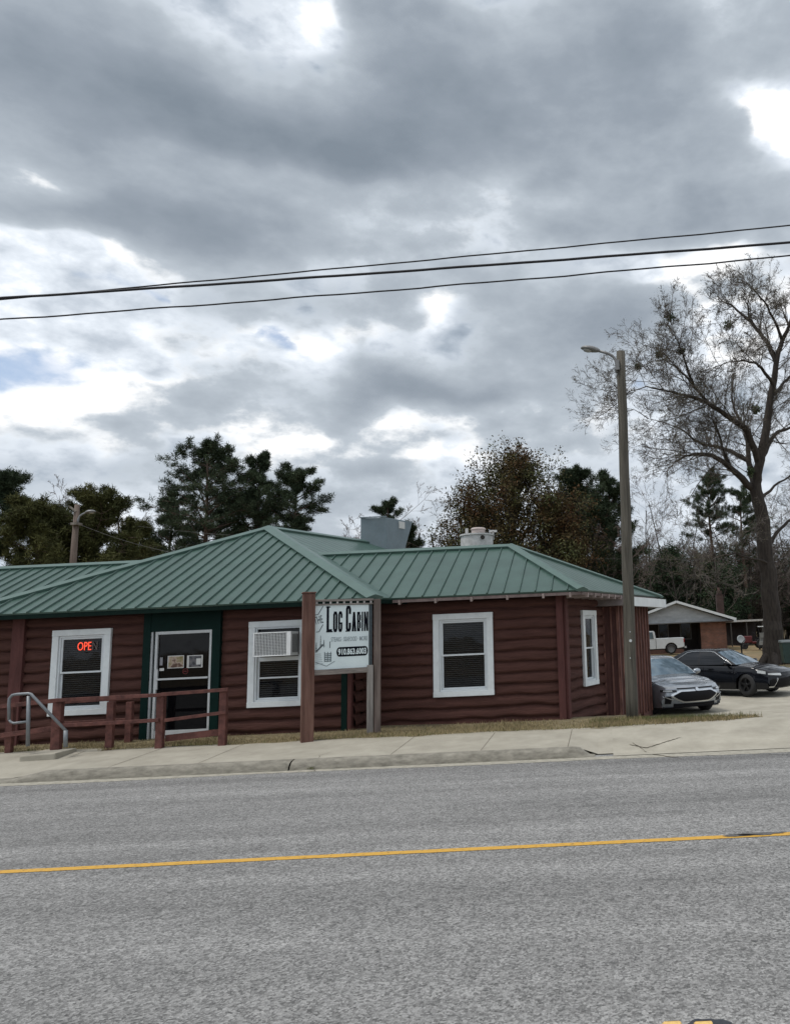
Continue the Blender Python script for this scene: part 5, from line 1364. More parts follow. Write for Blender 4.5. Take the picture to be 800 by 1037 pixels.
for s_ in (-1, 1):
    for (pts_) in ([(-1.15, 1.2), (-.68, 1.66), (-.28, 1.70), (-.28, 1.2)], [(-.18, 1.2), (-.18, 1.70), (.38, 1.70), (.46, 1.2)]):
        q = extrude_y(pts_, s_ * .932, s_ * .945); obj('side_window', q, car_gl, pk, local=True)
    q = MB(); q.box(2.70, s_ * .80, .85, 2.765, s_ * .94, 1.12); obj('tail_lamp', q, redl, pk, local=True)
    q = MB(); q.box(-.22, s_ * .931, .5, -.205, s_ * .94, 1.7); q.box(.60, s_ * .931, .45, .62, s_ * .945, 1.22); obj('door_seam', q, black_pl, pk, local=True)
    for xw in (1.75, -1.75):
        q = MB(); q.lathe((xw, s_ * .80, .38), (0, s_, 0), [(.25, -.12), (.37, -.12), (.38, .0), (.37, .12), (.25, .12)], 20); w_ = obj('wheel', q, tyre_m, pk, smooth=True, local=True)
        q = MB(); q.lathe((xw, s_ * .80, .38), (0, s_, 0), [(.25, .11), (.23, .06), (.08, .05), (.07, .1), (.001, .1)], 16); obj('rim', q, rimm, w_, local=True)
q = MB(); q.box(-2.2, -.8, .35, 2.4, .8, .6); obj('underbody', q, black_pl, pk, local=True)
q = MB(); q.box(2.75, -.9, .42, 2.9, .9, .56); obj('rear_bumper', q, chrome, pk, local=True)
q = MB(); q.box(.75, -.84, 1.16, 2.6, .84, 1.225); obj('bed_floor', q, black_pl, pk, local=True)

# ------------------------------------------------------------------ brick house
def brick_mat(name, c1, c2, mortar, sc_):
    m, nt, b = nt_new(name); N, Lk = nt.nodes, nt.links
    tc = N.new('ShaderNodeTexCoord'); mp = N.new('ShaderNodeMapping'); mp.inputs['Rotation'].default_value = (pi / 2, 0, 0); Lk.new(tc.outputs['Object'], mp.inputs['Vector'])
    br = N.new('ShaderNodeTexBrick'); br.inputs['Color1'].default_value = (*c1, 1); br.inputs['Color2'].default_value = (*c2, 1); br.inputs['Mortar'].default_value = (*mortar, 1)
    br.inputs['Scale'].default_value = sc_; br.inputs['Mortar Size'].default_value = .018; br.inputs['Bias'].default_value = -.1
    Lk.new(mp.outputs[0], br.inputs['Vector'])
    n = N.new('ShaderNodeTexNoise'); n.inputs['Scale'].default_value = 1.3; n.inputs['Detail'].default_value = 7; Lk.new(tc.outputs['Object'], n.inputs['Vector'])
    mr = N.new('ShaderNodeMapRange'); mr.inputs['From Min'].default_value = .3; mr.inputs['From Max'].default_value = .7; mr.inputs['To Min'].default_value = .7; mr.inputs['To Max'].default_value = 1.25; Lk.new(n.outputs['Fac'], mr.inputs['Value'])
    sc2 = N.new('ShaderNodeVectorMath'); sc2.operation = 'SCALE'; Lk.new(br.outputs['Color'], sc2.inputs[0]); Lk.new(mr.outputs[0], sc2.inputs['Scale']); Lk.new(sc2.outputs[0], b.inputs['Base Color'])
    b.inputs['Roughness'].default_value = .9; return m
brk = brick_mat('red_brick', (.27, .12, .08), (.19, .09, .065), (.16, .14, .12), 2.2)
Hh_ = HYd
pz = lambda x, y, Y=Hh_: at(x, y, Y)
pkx, pkz = pz(684, 609.5).x, pz(684, 609.5).z; exr, ez = pz(742.5, 626).x, pz(742.5, 626.5).z
hw_ = exr - pkx; exl = pkx - hw_; z2 = pz(700, 630).z
hs = root('brick_house', 'low brick house with whitish gable and dark porch beyond the parking lot', 'house', (pkx, Hh_, .1))
wallx0, wallx1 = pz(709.5, 640).x, pz(735.5, 640).x
q = MB(); q.box(wallx0, Hh_, -.1, wallx1, Hh_ + .25, z2); q.box(wallx1 - .25, Hh_ + .25, -.1, wallx1, Hh_ + 13, z2); obj('brick_wall', q, brk, hs)
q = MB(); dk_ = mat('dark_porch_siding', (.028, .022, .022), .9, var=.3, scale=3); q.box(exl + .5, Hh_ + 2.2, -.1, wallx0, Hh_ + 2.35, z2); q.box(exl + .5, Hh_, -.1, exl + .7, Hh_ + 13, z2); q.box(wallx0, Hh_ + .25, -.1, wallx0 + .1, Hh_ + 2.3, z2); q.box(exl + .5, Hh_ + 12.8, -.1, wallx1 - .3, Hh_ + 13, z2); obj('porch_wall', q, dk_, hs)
frm = mat('grey_window_frame', (.12, .12, .125), .6)
for (a_, b_) in ((666, 677.5), (688, 700.5)):
    p0, p1 = at(a_, 631.5, Hh_ + 2.2), at(b_, 646.5, Hh_ + 2.2); q = MB(); y_ = Hh_ + 2.2
    q.box(p0.x, y_ - .06, p1.z, p0.x + .09, y_ - .001, p0.z); q.box(p1.x - .09, y_ - .06, p1.z, p1.x, y_ - .001, p0.z); q.box(p0.x, y_ - .065, p0.z, p1.x, y_ - .001, p0.z + .09); q.box(p0.x, y_ - .065, p1.z - .09, p1.x, y_ - .001, p1.z)
    wo = obj('window', q, frm, hs); q = MB(); q.box(p0.x + .09, y_ - .03, p1.z, p1.x - .09, y_ - .02, p0.z); obj('pane', q, pane_m, wo)
gab = mat('whitish_siding', (.40, .42, .43), .7, var=.18, scale=1.6, col2=(.50, .52, .53), stretch=(1, 1, 3))
y0_ = Hh_ - .35
q = MB(); q.add([(exl + .3, y0_, z2), (exr - .3, y0_, z2), (pkx, y0_, pkz - .15), (exl + .3, y0_ + .2, z2), (exr - .3, y0_ + .2, z2), (pkx, y0_ + .2, pkz - .15)], [(0, 1, 2), (5, 4, 3), (0, 3, 4, 1), (1, 4, 5, 2), (2, 5, 3, 0)]); obj('gable', q, gab, hs)
shin = mat('grey_shingles', (.10, .10, .105), .9, var=.3, scale=6, bump=.2)
q = MB(); yb_ = Hh_ + 13.5; yf = Hh_ - .75; sl_ = (pkz - ez) / hw_
for s_ in (-1, 1):
    e_ = Vector((pkx + s_ * (hw_ + .1), 0, ez - sl_ * .1)); p_ = Vector((pkx, 0, pkz))
    q.add([(p_.x, yf, p_.z - .02), (e_.x, yf, e_.z - .02), (e_.x, yb_, e_.z - .02), (p_.x, yb_, p_.z - .02), (p_.x, yf, p_.z + .06), (e_.x, yf, e_.z + .06), (e_.x, yb_, e_.z + .06), (p_.x, yb_, p_.z + .06)], [(0, 1, 2, 3), (7, 6, 5, 4), (0, 4, 5, 1), (1, 5, 6, 2), (2, 6, 7, 3), (3, 7, 4, 0)])
rf2 = obj('roof', q, shin, hs)
q = MB()
for s_ in (-1, 1):
    e_ = Vector((pkx + s_ * (hw_ + .12), yf - .02, ez - sl_ * .12)); q.beam((pkx, yf - .02, pkz - .06 + .03), e_ + Vector((0, 0, -.06 + .03)), .05, .20, up=(0, 0, 1))
q.box(exr - .1, yf, ez - .28, exr + .14, yb_, ez - .06); obj('white_fascia', q, fasm, rf2)
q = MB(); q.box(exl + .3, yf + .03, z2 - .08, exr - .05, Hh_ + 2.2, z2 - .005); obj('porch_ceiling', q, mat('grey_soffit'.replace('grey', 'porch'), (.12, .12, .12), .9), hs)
cp = at(729.5, 612, Hh_ + 6); q = MB(); chb = brick_mat('dark_brick', (.065, .034, .028), (.05, .028, .024), (.06, .052, .048), 2.4)
cw0, cw1 = at(726, 612, Hh_ + 6).x, at(733, 612, Hh_ + 6).x; zt1_ = at(729, 602, Hh_ + 6).z
q.box(cw0, Hh_ + 6, ez, cw1, Hh_ + 6.7, zt1_); q.box(cw0 + .1, Hh_ + 5.98, zt1_, cw1 - .12, Hh_ + 6.6, zt1_ + .35); ch = obj('chimney', q, chb, rf2)
q = MB(); q.lathe(((cw0 + cw1) / 2 - .05, Hh_ + 6.3, zt1_ + .35), (0, 0, 1), [(.12, 0), (.12, .3), (.001, .3)], 10); obj('flue', q, mat('clay', (.12, .07, .06), .9), ch)
# low brick planter in front of the porch
p0, p1 = at(655, 659, Hh_ - 4), at(693, 666, Hh_ - 4)
q = MB(); q.box(p0.x - 3, Hh_ - 4, 0, p1.x, Hh_ - 3.8, p0.z); setp(obj('brick_wall', q, brick_mat('dull_brick', (.13, .06, .045), (.10, .05, .04), (.12, .10, .09), 2.2)), label='low dull brick garden wall just below the pickup truck', category='wall')
# carport
CY = Hh_ + 10
cpr = root('carport', 'small dark carport with a thin pale roof edge right of the brick house', 'carport', tuple(at(765, 645, CY)))
a, b_ = at(738, 628.5, CY), at(774, 628, CY)
q = MB(); q.box(a.x, CY, a.z - .18, b_.x, CY + 5, a.z); obj('roof', q, mat('pale_roof_edge', (.42, .41, .39), .8, var=.2), cpr)
for xx_ in (a.x + .2, (a.x + b_.x) / 2, b_.x - .2):
    q = MB(); q.box(xx_ - .06, CY + .1, 0, xx_ + .06, CY + .22, a.z - .18); obj('post', q, mat('dark_post', (.05, .045, .04), .9), cpr)
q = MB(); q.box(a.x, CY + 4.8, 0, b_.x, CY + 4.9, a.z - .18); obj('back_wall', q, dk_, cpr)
# satellite dish
dp = at(750.5, 647.5, 50); ds = root('satellite_dish', 'grey satellite dish on a short post on the lawn', 'satellite dish', (dp.x, 50, .13))
q = MB(); q.lathe((dp.x, 50, dp.z), Vector((.25, -.9, .35)), [(.001, -.08), (.12, -.07), (.2, -.045), (.28, 0), (.2, -.035), (.12, -.055), (.001, -.065)], 20); obj('dish', q, mat('dish_grey', (.27, .29, .30), .5), ds, smooth=True)
q = MB(); q.tube([(dp.x, 50.1, .1), (dp.x, 50.1, dp.z - .05)], .05, 8); q.tube([(dp.x, 50.05, dp.z - .3), (dp.x + .12, 49.5, dp.z - .05)], .02, 6); obj('post', q, black_pl, ds)
# wheelie bin
bp_ = atz(800, 673.5, .15); bn = root('wheelie_bin', 'dark green wheeled bin with a grey lid at the right edge behind the black sedan', 'bin', (bp_.x, bp_.y, .15))
binm = mat('dark_green_plastic', (.012, .035, .033), .5, var=.2)
q = MB(); w0, w1_, h_ = .30, .36, 1.02
q.add([(-w0, -w0, .08), (w0, -w0, .08), (w0, w0, .08), (-w0, w0, .08), (-w1_, -w1_, h_), (w1_, -w1_, h_), (w1_, w1_, h_), (-w1_, w1_, h_)], [(0, 3, 2, 1), (4, 5, 6, 7), (0, 1, 5, 4), (1, 2, 6, 5), (2, 3, 7, 6), (3, 0, 4, 7)]); obj('bin_body', q, binm, bn, local=True, bevel=.03)
q = MB(); q.add([(-w1_ - .03, -w1_ - .03, h_), (w1_ + .03, -w1_ - .03, h_), (w1_ + .03, w1_ + .05, h_), (-w1_ - .03, w1_ + .05, h_), (-w1_, -w1_, h_ + .06), (w1_, -w1_, h_ + .06), (w1_, w1_, h_ + .12), (-w1_, w1_, h_ + .12)], [(0, 3, 2, 1), (4, 5, 6, 7), (0, 1, 5, 4), (1, 2, 6, 5), (2, 3, 7, 6), (3, 0, 4, 7)]); obj('lid', q, mat('grey_lid', (.10, .115, .12), .5), bn, local=True, bevel=.02)
for s_ in (-1, 1):
    q = MB(); q.lathe((s_ * .3, .3, .1), (1, 0, 0), [(.001, -.03), (.1, -.03), (.1, .03), (.001, .03)], 14); obj('wheel', q, tyre_m, bn, local=True)
# small cart with a white canopy, and a red garden tractor, far off by the woods
gpos = atz(775.5, 652, .15); gY = 62; g_ = at(775.5, 648, gY); gc = root('golf_cart', 'small cart with a thin white canopy far off beside the big tree trunk', 'cart', (g_.x, gY, .13), rz=radians(78))
q = MB(); q.box(-1.0, -.55, 1.75, .8, .55, 1.82); obj('canopy', q, fasm, gc, local=True)
q = MB(); q.box(-1.1, -.5, .35, 1.1, .5, .62); q.box(.6, -.5, .62, 1.1, .5, .95); q.box(-.7, -.45, .62, -.1, .45, .95); q.box(-.8, -.45, .9, -.7, .45, 1.3); obj('body', q, mat('cart_body', (.2, .2, .19), .5), gc, local=True)
q = MB()
for x_, y_ in ((-.9, -.5), (-.9, .5), (.7, -.5), (.7, .5)): q.tube([(x_, y_, .6), (x_, y_ * .95, 1.76)], .03, 6)
obj('canopy_frame', q, black_pl, gc, local=True)
for x_ in (-.75, .8):
    for s_ in (-1, 1): q = MB(); q.lathe((x_, s_ * .5, .24), (0, s_, 0), [(.001, .08), (.22, .08), (.24, .04), (.24, -.06), (.001, -.06)], 14); obj('wheel', q, tyre_m, gc, local=True)
t_ = at(762.5, 648, 64); tr = root('garden_tractor', 'red garden tractor far off under the trees beside the carport', 'garden tractor', (t_.x, 64, .13))
redp = mat('faded_red_paint', (.11, .018, .02), .5, var=.2)
q = MB(); q.box(-1.0, -.3, .5, -.1, .3, 1.05); q.box(-.1, -.35, .4, .8, .35, .6); obj('hood', q, redp, tr, local=True, bevel=.05)
q = MB(); q.box(.3, -.25, .75, .75, .25, .88); q.box(.7, -.25, .8, .82, .25, 1.3); q.box(.4, -.1, .6, .6, .1, .75); obj('seat', q, black_pl, tr, local=True, bevel=.03)
q = MB(); q.tube([(-.15, 0, 1.0), (.08, 0, 1.25)], .025, 6); q.lathe((.08, 0, 1.26), (.6, 0, .8), [(.16, -.015), (.19, 0), (.16, .015), (.15, 0), (.16, -.015)], 14); obj('steering_wheel', q, black_pl, tr, local=True)
for x_, r_2 in ((-.75, .24), (.6, .42)):
    for s_ in (-1, 1): q = MB(); q.lathe((x_, s_ * .42, r_2), (0, s_, 0), [(.001, .08), (r_2 * .55, .08), (r_2 * .6, .11), (r_2, .09), (r_2, -.09), (.001, -.09)], 16); obj('wheel', q, tyre_m, tr, local=True)

#@@TREES
# ------------------------------------------------------------------ trees
class Segs:
    def __init__(s): s.a = []; s.b = []; s.r0 = []; s.r1 = []
    def add(s, a, b, r0, r1): s.a.append(tuple(a)); s.b.append(tuple(b)); s.r0.append(r0); s.r1.append(r1)
def seg_mesh(name, S_, sides, m, parent):
    A = np.array(S_.a); B = np.array(S_.b); r0 = np.array(S_.r0)[:, None]; r1 = np.array(S_.r1)[:, None]
    D = B - A; L_ = np.linalg.norm(D, axis=1, keepdims=True); D = D / np.maximum(L_, 1e-6)
    B = B + D * r1 * .35
    ref = np.tile(np.array([[0.31, 0.95, 0.05]]), (len(A), 1)); a = np.cross(D, ref); a /= np.maximum(np.linalg.norm(a, axis=1, keepdims=True), 1e-6); b = np.cross(D, a)
    n = len(A); V = np.zeros((n, 2 * sides, 3))
    for k in range(sides):
        t = 2 * pi * k / sides; o = a * cos(t) + b * sin(t)
        V[:, k] = A + o * r0; V[:, sides + k] = B + o * r1
    base = (np.arange(n) * 2 * sides)[:, None]; Fq = []
    for k in range(sides): k2 = (k + 1) % sides; Fq.append(np.concatenate([base + k, base + k2, base + sides + k2, base + sides + k], 1))
    return mesh_np(name, V.reshape(-1, 3), np.concatenate(Fq, 0), m, parent, smooth=True)
def rvec(r_): 
    v = Vector((r_.gauss(0, 1), r_.gauss(0, 1), r_.gauss(0, 1))); return v.normalized()
def grow(S_, tips, p, d, L, r, lev, P, r_, rend=.45):
    """wandering branch; P: dict of lists per level"""
    n = max(2, int(P['n'][lev])); step = L / n; q = Vector(p); d = Vector(d).normalized(); r_a = r
    last = lev >= P['depth']
    kids = P['kids'][lev] if not last else 0
    for i in range(n):
        d = (d + rvec(r_) * P['wob'][lev] + Vector((0, 0, P['up'][lev]))).normalized()
        q2 = q + d * step * r_.uniform(.85, 1.15); r_b = max(P.get('rmin', .006), r * (1 - (1 - rend) * (i + 1) / n))
        S_.add(q, q2, r_a, r_b)
        if kids and i >= P.get('skip', [0, 0, 0, 0, 0, 0])[lev]:
            k = kids / n; c = int(k) + (r_.random() < k - int(k))
            for _ in range(c):
                ang = radians(r_.uniform(*P['ang'][lev])); ax = d.cross(rvec(r_)).normalized(); cd = d * cos(ang) + ax * sin(ang)
                f_ = 1 - .45 * i / n
                grow(S_, tips, q.lerp(q2, r_.random()), cd, L * P['len'][lev] * f_ * r_.uniform(.6, 1.15), r_b * P['rad'][lev], lev + 1, P, r_, rend)
        q = q2; r_a = r_b
    if last or lev >= P['depth'] - 1: tips.append((q.copy(), d.copy()))
def leaves(name, cen, n_per, spread, size, m, parent, rng_, asp=.5, flat=1.0):
    C_ = np.array([tuple(c) for c in cen]); k = len(C_) * n_per
    P_ = np.repeat(C_, n_per, 0) + rng_.normal(0, 1, (k, 3)) * np.array([spread, spread, spread * flat])
    a = rng_.normal(0, 1, (k, 3)); a /= np.linalg.norm(a, axis=1, keepdims=True); b = np.cross(a, rng_.normal(0, 1, (k, 3))); b /= np.linalg.norm(b, axis=1, keepdims=True)
    sz_ = size * rng_.uniform(.6, 1.3, (k, 1)); V = np.stack([P_ - a * sz_, P_ + b * sz_ * asp, P_ + a * sz_, P_ - b * sz_ * asp], 1)
    return mesh_np(name, V.reshape(-1, 3), np.arange(k * 4).reshape(-1, 4), m, parent)
def needles(name, cen, dirs, n_per, ln, w, m, parent, rng_, sp_=.12):
    C_ = np.array([tuple(c) for c in cen]) ; Dd = np.array([tuple(d) for d in dirs]); k = len(C_) * n_per
    base = np.repeat(C_, n_per, 0) + rng_.normal(0, sp_, (k, 3)); a = rng_.normal(0, 1, (k, 3)) + np.repeat(Dd, n_per, 0) * .5 + np.array([0, 0, .35]); a /= np.linalg.norm(a, axis=1, keepdims=True)
    b = np.cross(a, rng_.normal(0, 1, (k, 3))); b /= np.linalg.norm(b, axis=1, keepdims=True); L_ = ln * rng_.uniform(.6, 1.2, (k, 1))
    V = np.stack([base - b * w, base + b * w, base + a * L_], 1); return mesh_np(name, V.reshape(-1, 3), np.arange(k * 3).reshape(-1, 3), m, parent)
bark = mat('dark_bark', (.028, .022, .019), .95, var=.4, scale=5, bump=.8, bscale=18, col2=(.055, .045, .038), stretch=(2, 2, .4))
bark_r = mat('reddish_pine_bark', (.085, .055, .042), .95, var=.4, scale=5, bump=.4, col2=(.13, .09, .07), stretch=(2, 2, .4))
twigm = mat('grey_twigs', (.075, .063, .055), .95, var=.25, scale=.6, col2=(.15, .13, .115), island=.3)
twigp = mat('pinkish_twigs', (.115, .085, .075), .95, var=.25, scale=.6, col2=(.165, .13, .115), island=.3)
budm = mat('spring_buds', (.13, .13, .06), .9, var=.3, scale=.9, col2=(.19, .17, .10), island=.4)
pine_m = mat('pine_needles', (.026, .046, .026), .85, var=.3, scale=.9, col2=(.072, .096, .052), island=.45, spec=.2)
pine_o = mat('olive_needles', (.042, .054, .019), .85, var=.35, scale=.45, col2=(.11, .11, .038), island=.45, spec=.2)
rust_m = mat('rusty_oak_leaves', (.125, .064, .030), .85, var=.35, scale=.5, col2=(.080, .092, .038), island=.45, spec=.2, thr=(.42, .62))
dgreen = mat('evergreen_leaves', (.016, .036, .018), .8, var=.35, scale=.5, col2=(.045, .072, .034), island=.45, spec=.25)
def ground_z(Y): return lot_h(Y) - .1

def pine(px, ptop, Y, width_px, label, seed, m=pine_m, crown=.5, lean=0.0, group='trees beyond the restaurant', ppm=None, dens=1.0, name='pine_tree'):
    r_ = random.Random(seed); rg = np.random.default_rng(seed)
    top = at(px, ptop, Y); base = Vector((top.x - lean, Y, ground_z(Y))); Hh2 = top.z - base.z; R_ = width_px / 2 * Y / 800
    t = root(name, label, 'tree', tuple(base), group)
    S_ = Segs(); n = 14; tp = []
    for i in range(n + 1):
        f_ = i / n; tp.append(Vector((base.x + lean * f_ + .12 * sin(f_ * 7 + seed), Y + .1 * cos(f_ * 5), base.z + Hh2 * .96 * f_)))
    for i in range(n): S_.add(tp[i], tp[i + 1], .20 * (1 - .85 * i / n) * Hh2 / 14 + .015, .20 * (1 - .85 * (i + 1) / n) * Hh2 / 14 + .015)
    seg_mesh('trunk', S_, 8, bark_r, t)
    S2 = Segs(); cen = []; dr_ = []; nb = int(46 * dens)
    for k in range(nb):
        f_ = crown + (1 - crown) * (k / (nb - 1)) ** .9; f_ = min(.985, f_); z_ = f_ * .96
        i = min(n - 1, int(z_ / .96 * n)); p = tp[i].lerp(tp[min(n, i + 1)], z_ / .96 * n - i)
        g = (f_ - crown) / (1 - crown); az = r_.uniform(0, 2 * pi)
        Lb = R_ * (1.0 - .72 * g ** 1.6) * r_.choice([.4, .6, .8, 1.0, 1.2, 1.3]) * (1.0 if g > .12 else .8)
        d = Vector((cos(az), sin(az), .12 + .5 * g)).normalized()
        q = p; nn = 6; rr_ = .045 * (Lb / 3) + .012
        for j in range(nn):
            d = (d + rvec(r_) * .16 + Vector((0, 0, .05))).normalized(); q2 = q + d * Lb / nn
            S2.add(q, q2, rr_ * (1 - j / nn) + .008, rr_ * (1 - (j + 1) / nn) + .008)
            if j >= 1:
                for _ in range(4 if j > 2 else 2):
                    a2 = (d + rvec(r_) * 1.1); a2.z = a2.z * .35 + .1; a2.normalize(); l2 = Lb * r_.uniform(.14, .34); q3 = q2 + a2 * l2
                    S2.add(q2, q3, .014, .007); 
                    for u in (.55, .8, 1.0): cen.append(q2.lerp(q3, u)); dr_.append(a2)
            q = q2
        cen.append(q); dr_.append(d)
    seg_mesh('branch', S2, 4, bark_r, t)
    keep = [i for i in range(len(cen)) if r_.random() < .50]; needles('crown', [cen[i] for i in keep], [dr_[i] for i in keep], 36, .25, .020, m, t, rg, .10)
    return t
def clump_tree(px, ptop, Y, width_px, label, seed, m, leaf=.11, n_per=16, bare=.15, name='oak_tree', group='trees beyond the restaurant', twig=None, trunk_f=.22, wide=1.0, low=.15, dens=1.0, spread=.42, needle=False):
    r_ = random.Random(seed); rg = np.random.default_rng(seed)
    top = at(px, ptop, Y); base = Vector((top.x, Y, ground_z(Y))); Hh2 = top.z - base.z; R_ = width_px / 2 * Y / 800
    t = root(name, label, 'tree', tuple(base), group)
    S_ = Segs(); tips = []
    q = base; d = Vector((0, 0, 1)); n = 8; tr = Hh2 * .022 + .04
    for i in range(n):
        d = (d + rvec(r_) * .06 + Vector((0, 0, .05))).normalized(); q2 = q + d * Hh2 * .8 / n; S_.add(q, q2, tr * (1 - .8 * i / n), tr * (1 - .8 * (i + 1) / n)); q = q2
    seg_mesh('trunk', S_, 9, bark, t)
    S2 = Segs(); cen = []; nb = int(60 * dens)
    for k in range(nb):
        f_ = low + (1 - low) * r_.random() ** .85; az = r_.uniform(0, 2 * pi)
        # irregular crown envelope
        env = (sin(pi * min(1, (.12 + f_ * .88)) ** 1.25) ** .6) * (.62 + .52 * r_.random()) * (1 + .22 * sin(az * 2 + seed) + .20 * sin(f_ * 9 + az + seed))
        tgt = base + Vector((cos(az) * R_ * env * wide, sin(az) * R_ * env, Hh2 * (.12 + .86 * f_)))
        st = base + Vector((0, 0, Hh2 * max(.12, (f_ * .72)))); 
        L_ = (tgt - st).length; d = (tgt - st).normalized(); q = st; nn = 6
        for j in range(nn):
            dd_ = ((tgt - q).normalized() + rvec(r_) * .28).normalized(); q2 = q + dd_ * L_ / nn
            S2.add(q, q2, .05 * (1 - j / nn) + .012, .05 * (1 - (j + 1) / nn) + .012)
            if j >= 2:
                for _ in range(4):
                    a2 = (dd_ + rvec(r_) * 1.0).normalized(); l2 = r_.uniform(.4, 1.1) * (R_ / 4 + .35); q3 = q2 + a2 * l2; S2.add(q2, q3, .014, .006)
                    if r_.random() > bare: cen.append(q2.lerp(q3, r_.uniform(.5, 1)))
            q = q2
        cen.append(q)
    seg_mesh('branch', S2, 3, twig or bark, t)
    (needles('crown', cen, [Vector((0, 0, .3))] * len(cen), int(n_per * 1.9), .17, .022, m, t, rg, spread * .62) if needle else leaves('crown', cen, int(n_per * 1.7), spread * .62, leaf * .80, m, t, rg))
    return t
BP = dict(depth=4, n=[7, 6, 5, 4, 3], kids=[9, 7, 6, 5, 0], wob=[.10, .17, .2, .22, .25], up=[.04, .03, .03, .03, .03], ang=[(25, 60), (25, 60), (25, 60), (25, 55), (20, 50)], len=[.55, .55, .52, .5, .5], rad=[.5, .5, .55, .6, .6], skip=[2, 1, 1, 0, 0], rmin=.011)
def bare_tree(px, ptop, Y, label, seed, m=None, P=BP, name='bare_tree', group='trees beyond the restaurant', r=None, lean=0, bends=None):
    r_ = random.Random(seed); top = at(px, ptop, Y); base = Vector((top.x - lean, Y, ground_z(Y))); Hh2 = top.z - base.z
    t = root(name, label, 'tree', tuple(base), group)
    S_ = Segs(); tips = []
    grow(S_, tips, base, Vector((lean / Hh2, 0, 1)), Hh2 * .84, r or Hh2 * .014, 0, P, r_, .3)
    # split thick from thin
    big, sm = Segs(), Segs()
    for a, b_, r0, r1 in zip(S_.a, S_.b, S_.r0, S_.r1): (big if r0 > .05 else sm).add(a, b_, r0, r1)
    seg_mesh('trunk', big, 7, bark, t)
    if sm.a: seg_mesh('twigs', sm, 3, m or twigm, t)
    return t

